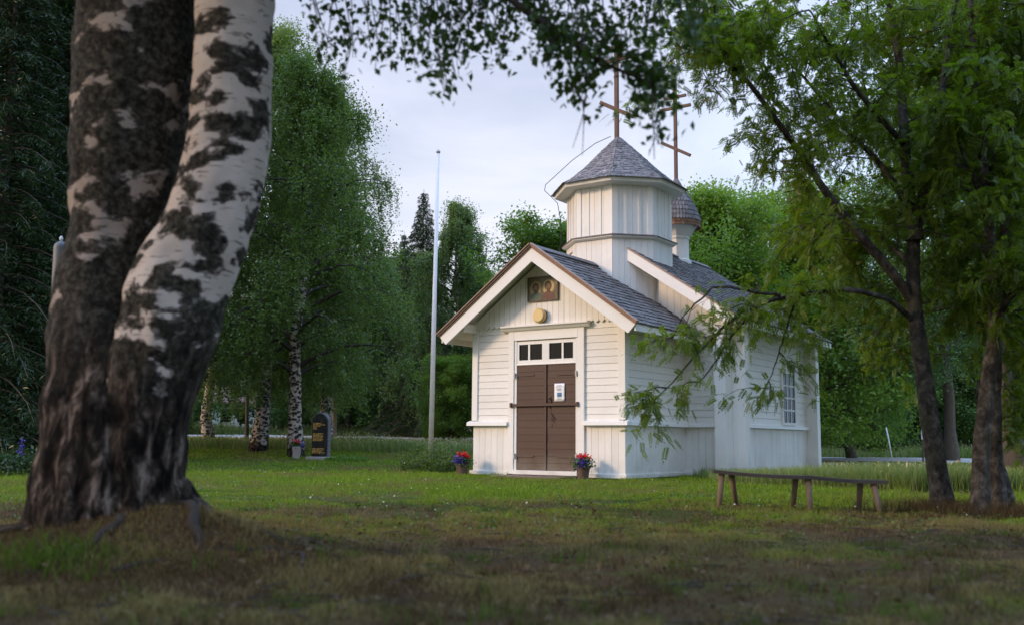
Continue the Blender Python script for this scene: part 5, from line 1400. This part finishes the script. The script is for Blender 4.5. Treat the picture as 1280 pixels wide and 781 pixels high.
# ------------------------------------------------------------------ low plants
def shrub(name, label, cat, x, y, rx, ry, hz, n, leaf, mat, seed, flowers=0, group=None):
    r = nrng(seed); t = tag(empty(name, (x, y, gz1(x, y))), label, cat, group)
    a = r.uniform(0, 2*PI, n); q = np.sqrt(r.uniform(0, 1, n)); h_ = r.uniform(0.02, 1, n)
    P = np.stack([rx*q*np.cos(a), ry*q*np.sin(a), hz*h_*(1.05 - 0.6*q*q)*(0.75 + 0.5*np.sin(a*3 + seed)**2)], 1)
    V, F = leaf_quads(P, leaf, r, 0.4, 0.5); link('foliage', raw_mesh('foliage', V, F, mat), t)
    tb = [(np.array([[0.3*p[0], 0.3*p[1], -0.02], [0.8*p[0], 0.8*p[1], p[2]*.6], p]), [0.006, 0.004, 0.002], 3) for p in P[:60]]
    link('stems', tubes_mesh('stems', tb, M['twig']), t)
    if flowers:
        V, F = leaf_quads(P[-flowers:] + np.array([0, 0, 0.06]), 0.035, r, 1.0, 1.0); link('flowers', raw_mesh('flowers', V, F, M['white_petal']), t)
x = at(538, 585, 21.8)[0]; shrub('low_shrub', 'low leafy shrub mound around the foot of the flagpole', 'shrub', x, 22.4, 0.72, 0.85, 0.52, 8200, 0.055, M['leaf_birch'], 51, 24)
x = at(432, 577, 27.0)[0]; shrub('low_shrub', 'flat tuft of leaves right of the memorial stone', 'shrub', x, 27.3, 0.62, 0.4, 0.14, 1600, 0.07, M['leaf_broad'], 52)
x = at(26, 552, 17.5)[0]
lu = tag(empty('lupine_clump', (x, 17.5, gz1(x, 17.5))), 'violet lupine clump at the left edge behind the big birch', 'lupines')
r = nrng(53); a = r.normal(size=(1500, 3))*np.array([.5, .35, .14]) + np.array([0, 0, .22]); V, F = leaf_quads(a[a[:, 2] > 0], .10, r, .5, .4); link('leaves', raw_mesh('leaves', V, F, M['leaf_dark']), lu)
P = np.concatenate([np.stack([np.full(50, cx) + r.normal(size=50)*.018, np.full(50, cy) + r.normal(size=50)*.018, r.uniform(.38, .68, 50) + dz], 1) for cx, cy, dz in r.uniform((-.7, -.4, -.1), (.7, .4, .0), (3, 3))])
V, F = leaf_quads(P, .032, r, .2, .9); link('flower_spikes', raw_mesh('flower_spikes', V, F, M['violet']), lu)

# ------------------------------------------------------------------ far things beyond the meadow
hx, hy = at(276, 530, 76)[0], 76.0
ho = tag(empty('house', (hx, hy, gz1(hx, hy)), 0.25), 'far white house with reddish roof seen between the birch trunks', 'house')
m = MB(); m.box(-2.6, 2.6, -2, 2, -0.5, 2.3); m.prism([(-2.6, -2, 2.3), (-2.6, 2, 2.3), (-2.6, 0, 3.7)], (5.2, 0, 0)); m.build('wall', M['siding'], ho)
m = MB()
for s in (-1, 1): m.prism([(-2.9, 0, 3.85), (-2.9, s*2.4, 2.12), (-2.9, s*2.4, 2.22), (-2.9, 0, 3.95)], (5.8, 0, 0))
m.build('roof', plain('rusty_roof', (0.20, 0.10, 0.075), 0.8, 0, 0.3, 3), ho)
for xx in (-1.5, 0.4, 1.6):
    w_ = MB().box(xx - .45, xx + .45, -2.04, -2.0, 0.7, 1.8).build('window', M['trim'], ho); MB().box(xx - .38, xx + .38, -2.05, -2.041, 0.77, 1.73).build('pane', M['glass'], w_)
MB().box(0.9, 1.3, -2.4, -2.05, -0.3, 0.4).build('red_box', plain('red_plastic', (0.45, 0.08, 0.03), 0.5), ho)
def post(name, label, cat, px, py0, py1, Y, r_, mat, px1=None, grp=None):
    a, b = at(px, py0, Y), at(px1 if px1 is not None else px, py1, Y); z = gz1(a[0], Y)
    t = tag(empty(name, (a[0], Y, z)), label, cat, grp)
    MB().tube([(0, 0, -0.1), ((b[0]-a[0])*.5, 0, (b[2]-z)*.5), (b[0]-a[0], 0, b[2]-z)], [r_, r_*.95, r_*.85], 10).build('pole', mat, t, smooth=True)
    MB().lathe([(r_*0.85, b[2]-z), (r_*0.9, b[2]-z+.02), (r_*.4, b[2]-z+.05)], 10, (b[0]-a[0], 0)).build('cap', mat, t)
    return t, b[2] - z, b[0] - a[0]
post('fence_post', 'dark wooden post left of the pale banded birch trunk', 'post', 309, 545, 492, 44, 0.085, M['greybark'])
post('marker_post', 'short white post left of the forked birch trunk', 'post', 253.5, 545, 507, 46, 0.06, M['pole'])
post('marker_post', 'thin pale stake leaning on the far verge right of the chapel', 'post', 1116, 560, 535, 36, 0.022, M['pole'], 1108)
t, h_, dx = post('road_sign', 'thin road sign post with small blue plate beside the rowan trunk', 'road sign', 1153, 560, 480, 37, 0.03, M['steel'])
MB().box(0.02, 0.14, -0.05, -0.035, h_*0.52, h_*0.60).build('plate', plain('blue_plate', (0.03, 0.07, 0.25), 0.4), t)
MB().box(-0.035, 0.035, -0.045, -0.032, h_*0.30, h_*0.42).build('reflector', M['pole'], t)
# utility pole with cables
u1, uh1, _ = post('utility_pole', 'pale wooden utility pole rising between leaves right of the chapel', 'utility pole', 1004, 545, 196, 48, 0.13, M['oldwood'])
u2, uh2, _ = post('utility_pole', 'wooden utility pole hidden behind the weeping birches', 'utility pole', 418, 545, 320, 50, 0.13, M['oldwood'])
for u_, h_ in ((u1, uh1), (u2, uh2)): MB().box(-0.7, 0.7, -0.2, -0.12, h_ - 0.35, h_ - 0.23).build('crossarm', M['oldwood'], u_)
for k, lab in ((0, 'upper thin overhead cable crossing the gap above the porch roof'), (1, 'lower thin overhead cable crossing the gap above the porch roof')):
    a = np.array([u2.location.x, 49.85, u2.location.z + uh2 - 0.22 - k*0.55]); b = np.array([u1.location.x, 47.85, u1.location.z + uh1 - 1.6 - k*0.55])
    s = np.linspace(0, 1, 30); pts = a + (b - a)*s[:, None]; pts[:, 2] -= 4*0.9*s*(1 - s)
    tag(link('overhead_cable', tubes_mesh('overhead_cable', [(pts, [0.016]*30, 5)], M['cable'])), lab, 'cable', 'overhead cables')

# ------------------------------------------------------------------ grass
CHX = np.array([ch2w(u, v) for u, v in ((-W, 0.0), (0, 0), (0, D1), (NU, D1), (NU, ND), (uL, ND), (uL, D1), (-W, D1))])
def in_chapel(x, y, e=0.0):
    dx, dy = x - X0, y - Y0; u = dx*CU - dy*SU; v = dx*SU + dy*CU
    return ((u > -W - e) & (u < e) & (v > -e) & (v < D1)) | ((u > uL - e) & (u < NU + e) & (v > D1 - e) & (v < ND + e))
def blades(n, sample, hfun, wd, rng, lean=0.5, mat=None, name='grass'):
    x, y = sample(n); k = ~in_chapel(x, y, 0.03); x, y = x[k], y[k]; n = len(x)
    z = gz(x, y) - 0.006; h_ = hfun(x, y)*rng.uniform(.5, 1.25, n); a = rng.uniform(0, 2*PI, n); l = rng.uniform(0, lean, n)*h_; b = a + rng.normal(size=n)*.7
    wv = np.broadcast_to(wd(y) if callable(wd) else wd, n)*rng.uniform(.7, 1.3, n)
    B = np.stack([x, y, z], 1); s = np.stack([np.cos(a), np.sin(a), np.zeros(n)], 1)*wv[:, None]*.5
    t = np.stack([np.cos(b + 1.57)*l, np.sin(b + 1.57)*l, h_], 1); md = t*np.array([.35, .35, .62])
    V = np.stack([B - s, B + s, B + md + s*.75, B + md - s*.75, B + t], 1).reshape(-1, 3)
    i = 5*np.arange(n)[:, None]
    F = np.concatenate([i + np.array([0, 1, 2, 3]), i + np.array([3, 2, 4, 4])], 0)
    return V, F
def tri_fix(V, F):
    """quads and the pointed tips as one all-triangle mesh"""
    q = F[:len(F)//2]; t = F[len(F)//2:, :3]
    return V, np.concatenate([q[:, [0, 1, 2]], q[:, [0, 2, 3]], t])
def wedge(y0, y1, pw, rng, m=1.12):
    def f(n):
        y = y0 + (y1 - y0)*rng.uniform(0, 1, n)**pw; hw = 0.515*m*y + 0.3
        return rng.uniform(-1, 1, n)*hw, y
    return f
rng = nrng(91)
VS, FS, b = [], [], 0
def lawn_h(x, y):
    bare = sstep(0.52, 0.72, 0.6*vnoise(x, y, 1.3, 1) + 0.4*vnoise(x, y, 0.45, 2) + 0.10*(1 - sstep(5, 12, y)))
    return (0.012 + 0.075*vnoise(x, y, 0.22, 5)**1.6 + 0.02*sstep(9, 13, y))*(1 - 0.85*bare*(1 - 0.6*sstep(11, 15, y)))
for n, y0, y1, pw, wd in ((170000, 3.4, 9, 1.0, 0.005), (210000, 8.5, 20, 1.0, 0.008), (120000, 19, 38, 1.0, 0.016)):
    V, F = tri_fix(*blades(n, wedge(y0, y1, pw, rng), lawn_h, wd, rng, 1.0)); VS.append(V); FS.append(F + b); b += len(V)
tag(link('grass', raw_mesh('grass', np.concatenate(VS), np.concatenate(FS), M['blade'])), kind='stuff')
# tall meadow along the road, and round the chapel's far corner
def meadow_sample(n):
    x = rng.uniform(-32, 34, n); near = np.interp(x, [-32, -14, -6, -2, 2.6, 3.0, 5.6, 8, 34], [37, 36, 34, 33, 30, 27, 14.2, 13.6, 13]); c, w_ = road_y(x)
    y = np.where(rng.uniform(0, 1, n) < .72, near + (c - w_ - near)*rng.uniform(0, 1, n)**1.2, c + w_ + 6*rng.uniform(0, 1, n)); return x, y
def mh(x, y):
    c, w_ = road_y(x); L = np.where(x < 3, np.interp(y, [30, 36, 40, 44, 60], [.46, .38, .22, .12, .1]), np.interp(y, [13, 16, 20, 28, 45], [.28, .25, .18, .08, .05]))
    L = np.where(y > c, np.where(x < 3, .45, .55), L)
    return L*(1 + 0.4*np.sin(x*.8)*np.sin(y*.6 + x*.3))
VS, FS, b = [], [], 0
def near_meadow(n): x = rng.uniform(3.6, 14, n); return x, np.interp(x, [3.6, 5.6, 14], [17, 14.2, 13.2]) + 9*rng.uniform(0, 1, n)**1.6
for n, f, hf, wd in ((210000, meadow_sample, mh, lambda y: 0.006 + y*0.0004), (110000, near_meadow, mh, lambda y: 0.008)):
    V, F = tri_fix(*blades(n, f, hf, wd, rng, 0.8)); VS.append(V); FS.append(F + b); b += len(V)
x, y = meadow_sample(26000); P = np.stack([x, y, gz(x, y) + mh(x, y)*rng.uniform(.7, 1.25, len(x))], 1)
o = tag(link('meadow_grass', raw_mesh('meadow_grass', np.concatenate(VS), np.concatenate(FS), M['meadow'])), kind='stuff')
V, F = leaf_quads(P, .085, rng, .1, .38, np.tile([0, 0, 1.0], (len(P), 1))); sd = leaf_mat('seed_heads', (.22, .19, .12), (.36, .32, .22), .3, .5)
tag(link('seed_heads', raw_mesh('seed_heads', V, F, sd)), kind='stuff')
# litter and rough tufts round the foot of the big birch and the rowans
VS, FS, b = [], [], 0
def ring(cx, cy, sx, sy): return lambda n: (cx + rng.normal(size=n)*sx, cy + rng.normal(size=n)*sy)
for cx, cy, sx, sy, n, hh_ in ((-2.1, 4.9, 1.0, .45, 7000, .04), (-1.2, 4.7, .9, .35, 5000, .035), (4.3, 10.0, .4, .25, 1200, .14), (4.75, 9.4, .4, .25, 1200, .15)):
    V, F = tri_fix(*blades(n, ring(cx, cy, sx, sy), lambda x, y: np.full(len(x), hh_), .006, rng, 1.1)); VS.append(V); FS.append(F + b); b += len(V)
V, F = tri_fix(*blades(60000, wedge(3.4, 11.5, 1.0, rng), lambda x, y: np.full(len(x), .022), .006, rng, 3.5)); VS.append(V); FS.append(F + b); b += len(V)
tag(link('dry_grass', raw_mesh('dry_grass', np.concatenate(VS), np.concatenate(FS), M['duff'])), kind='stuff')
def clumps(m, per, rad):
    def s_(n):
        y = 3.5 + 7*rng.uniform(0, 1, m)**1.1; x = rng.uniform(-1, 1, m)*(0.56*y + .2)
        return np.repeat(x, per) + rng.normal(size=m*per)*rad, np.repeat(y, per) + rng.normal(size=m*per)*rad
    return s_
for nm, mt, m_, hh_ in (('grass_clumps', 'tuft', 260, .06), ('dry_clumps', 'duff', 420, .055), ('straw_clumps', 'straw', 240, .05)):
    V, F = tri_fix(*blades(0, clumps(m_, 30, .045), lambda x, y: hh_*(0.6 + 0.8*vnoise(x, y, .3, 9)), .005, rng, 1.4))
    tag(link(nm, raw_mesh(nm, V, F, M[mt])), kind='stuff')
V, F = tri_fix(*blades(700, ring(-2.15, 4.75, .16, .10), lambda x, y: np.full(len(x), .075), .008, rng, 1.0))
tag(link('grass_tuft', raw_mesh('grass_tuft', V, F, M['tuft'])), kind='stuff')
n = 14000; y = 7 + 12*rng.uniform(0, 1, n)**0.8; x = rng.uniform(-1, 1, n)*(0.58*y + .3); k = ~in_chapel(x, y, .05) & (vnoise(x, y, .5, 8) > .55); x, y = x[k], y[k]
V, F = leaf_quads(np.stack([x, y, gz(x, y) + rng.uniform(.01, .045, len(x))], 1), .028, rng, 1.5, .8)
tag(link('clover', raw_mesh('clover', V, F, M['clover'])), kind='stuff')
n = 420; y = 9 + 13*rng.uniform(0, 1, n); x = rng.uniform(-1, 1, n)*(0.58*y); k = ~in_chapel(x, y, .05); x, y = x[k], y[k]
V, F = leaf_quads(np.stack([x, y, gz(x, y) + rng.uniform(.04, .08, len(x))], 1), .020, rng, 1.5, 1.0)
tag(link('clover_flowers', raw_mesh('clover_flowers', V, F, M['white_petal'])), kind='stuff')
# fallen leaves and bits of twig on the ground under the trees
n = 1800; y = 3.5 + 7.5*rng.uniform(0, 1, n)**0.9; x = rng.uniform(-1, 1, n)*(0.56*y + .2)
V, F = leaf_quads(np.stack([x, y, gz(x, y) + rng.uniform(.012, .045, n)], 1), .036, rng, 1.6, .7)
tag(link('fallen_leaves', raw_mesh('fallen_leaves', V, F, leaf_mat('brown_leaves', (.035, .022, .010), (.11, .068, .030), .10, 2, 0.8))), kind='stuff')
tw = []
for i in range(150):
    y = rng.uniform(3.6, 8.5); x = rng.uniform(-1, 1)*(0.54*y); a = rng.uniform(0, 3.14); l = rng.uniform(.06, .3)
    q = np.array([[x + math.cos(a)*l*(t - .5), y + math.sin(a)*l*(t - .5) + .02*math.sin(5*t), 0] for t in np.linspace(0, 1, 5)]); q[:, 2] = gz(q[:, 0], q[:, 1]) + .028
    tw.append((q, np.linspace(.004, .0018, 5), 4))
tag(link('fallen_twigs', tubes_mesh('fallen_twigs', tw, M['twig'])), kind='stuff')
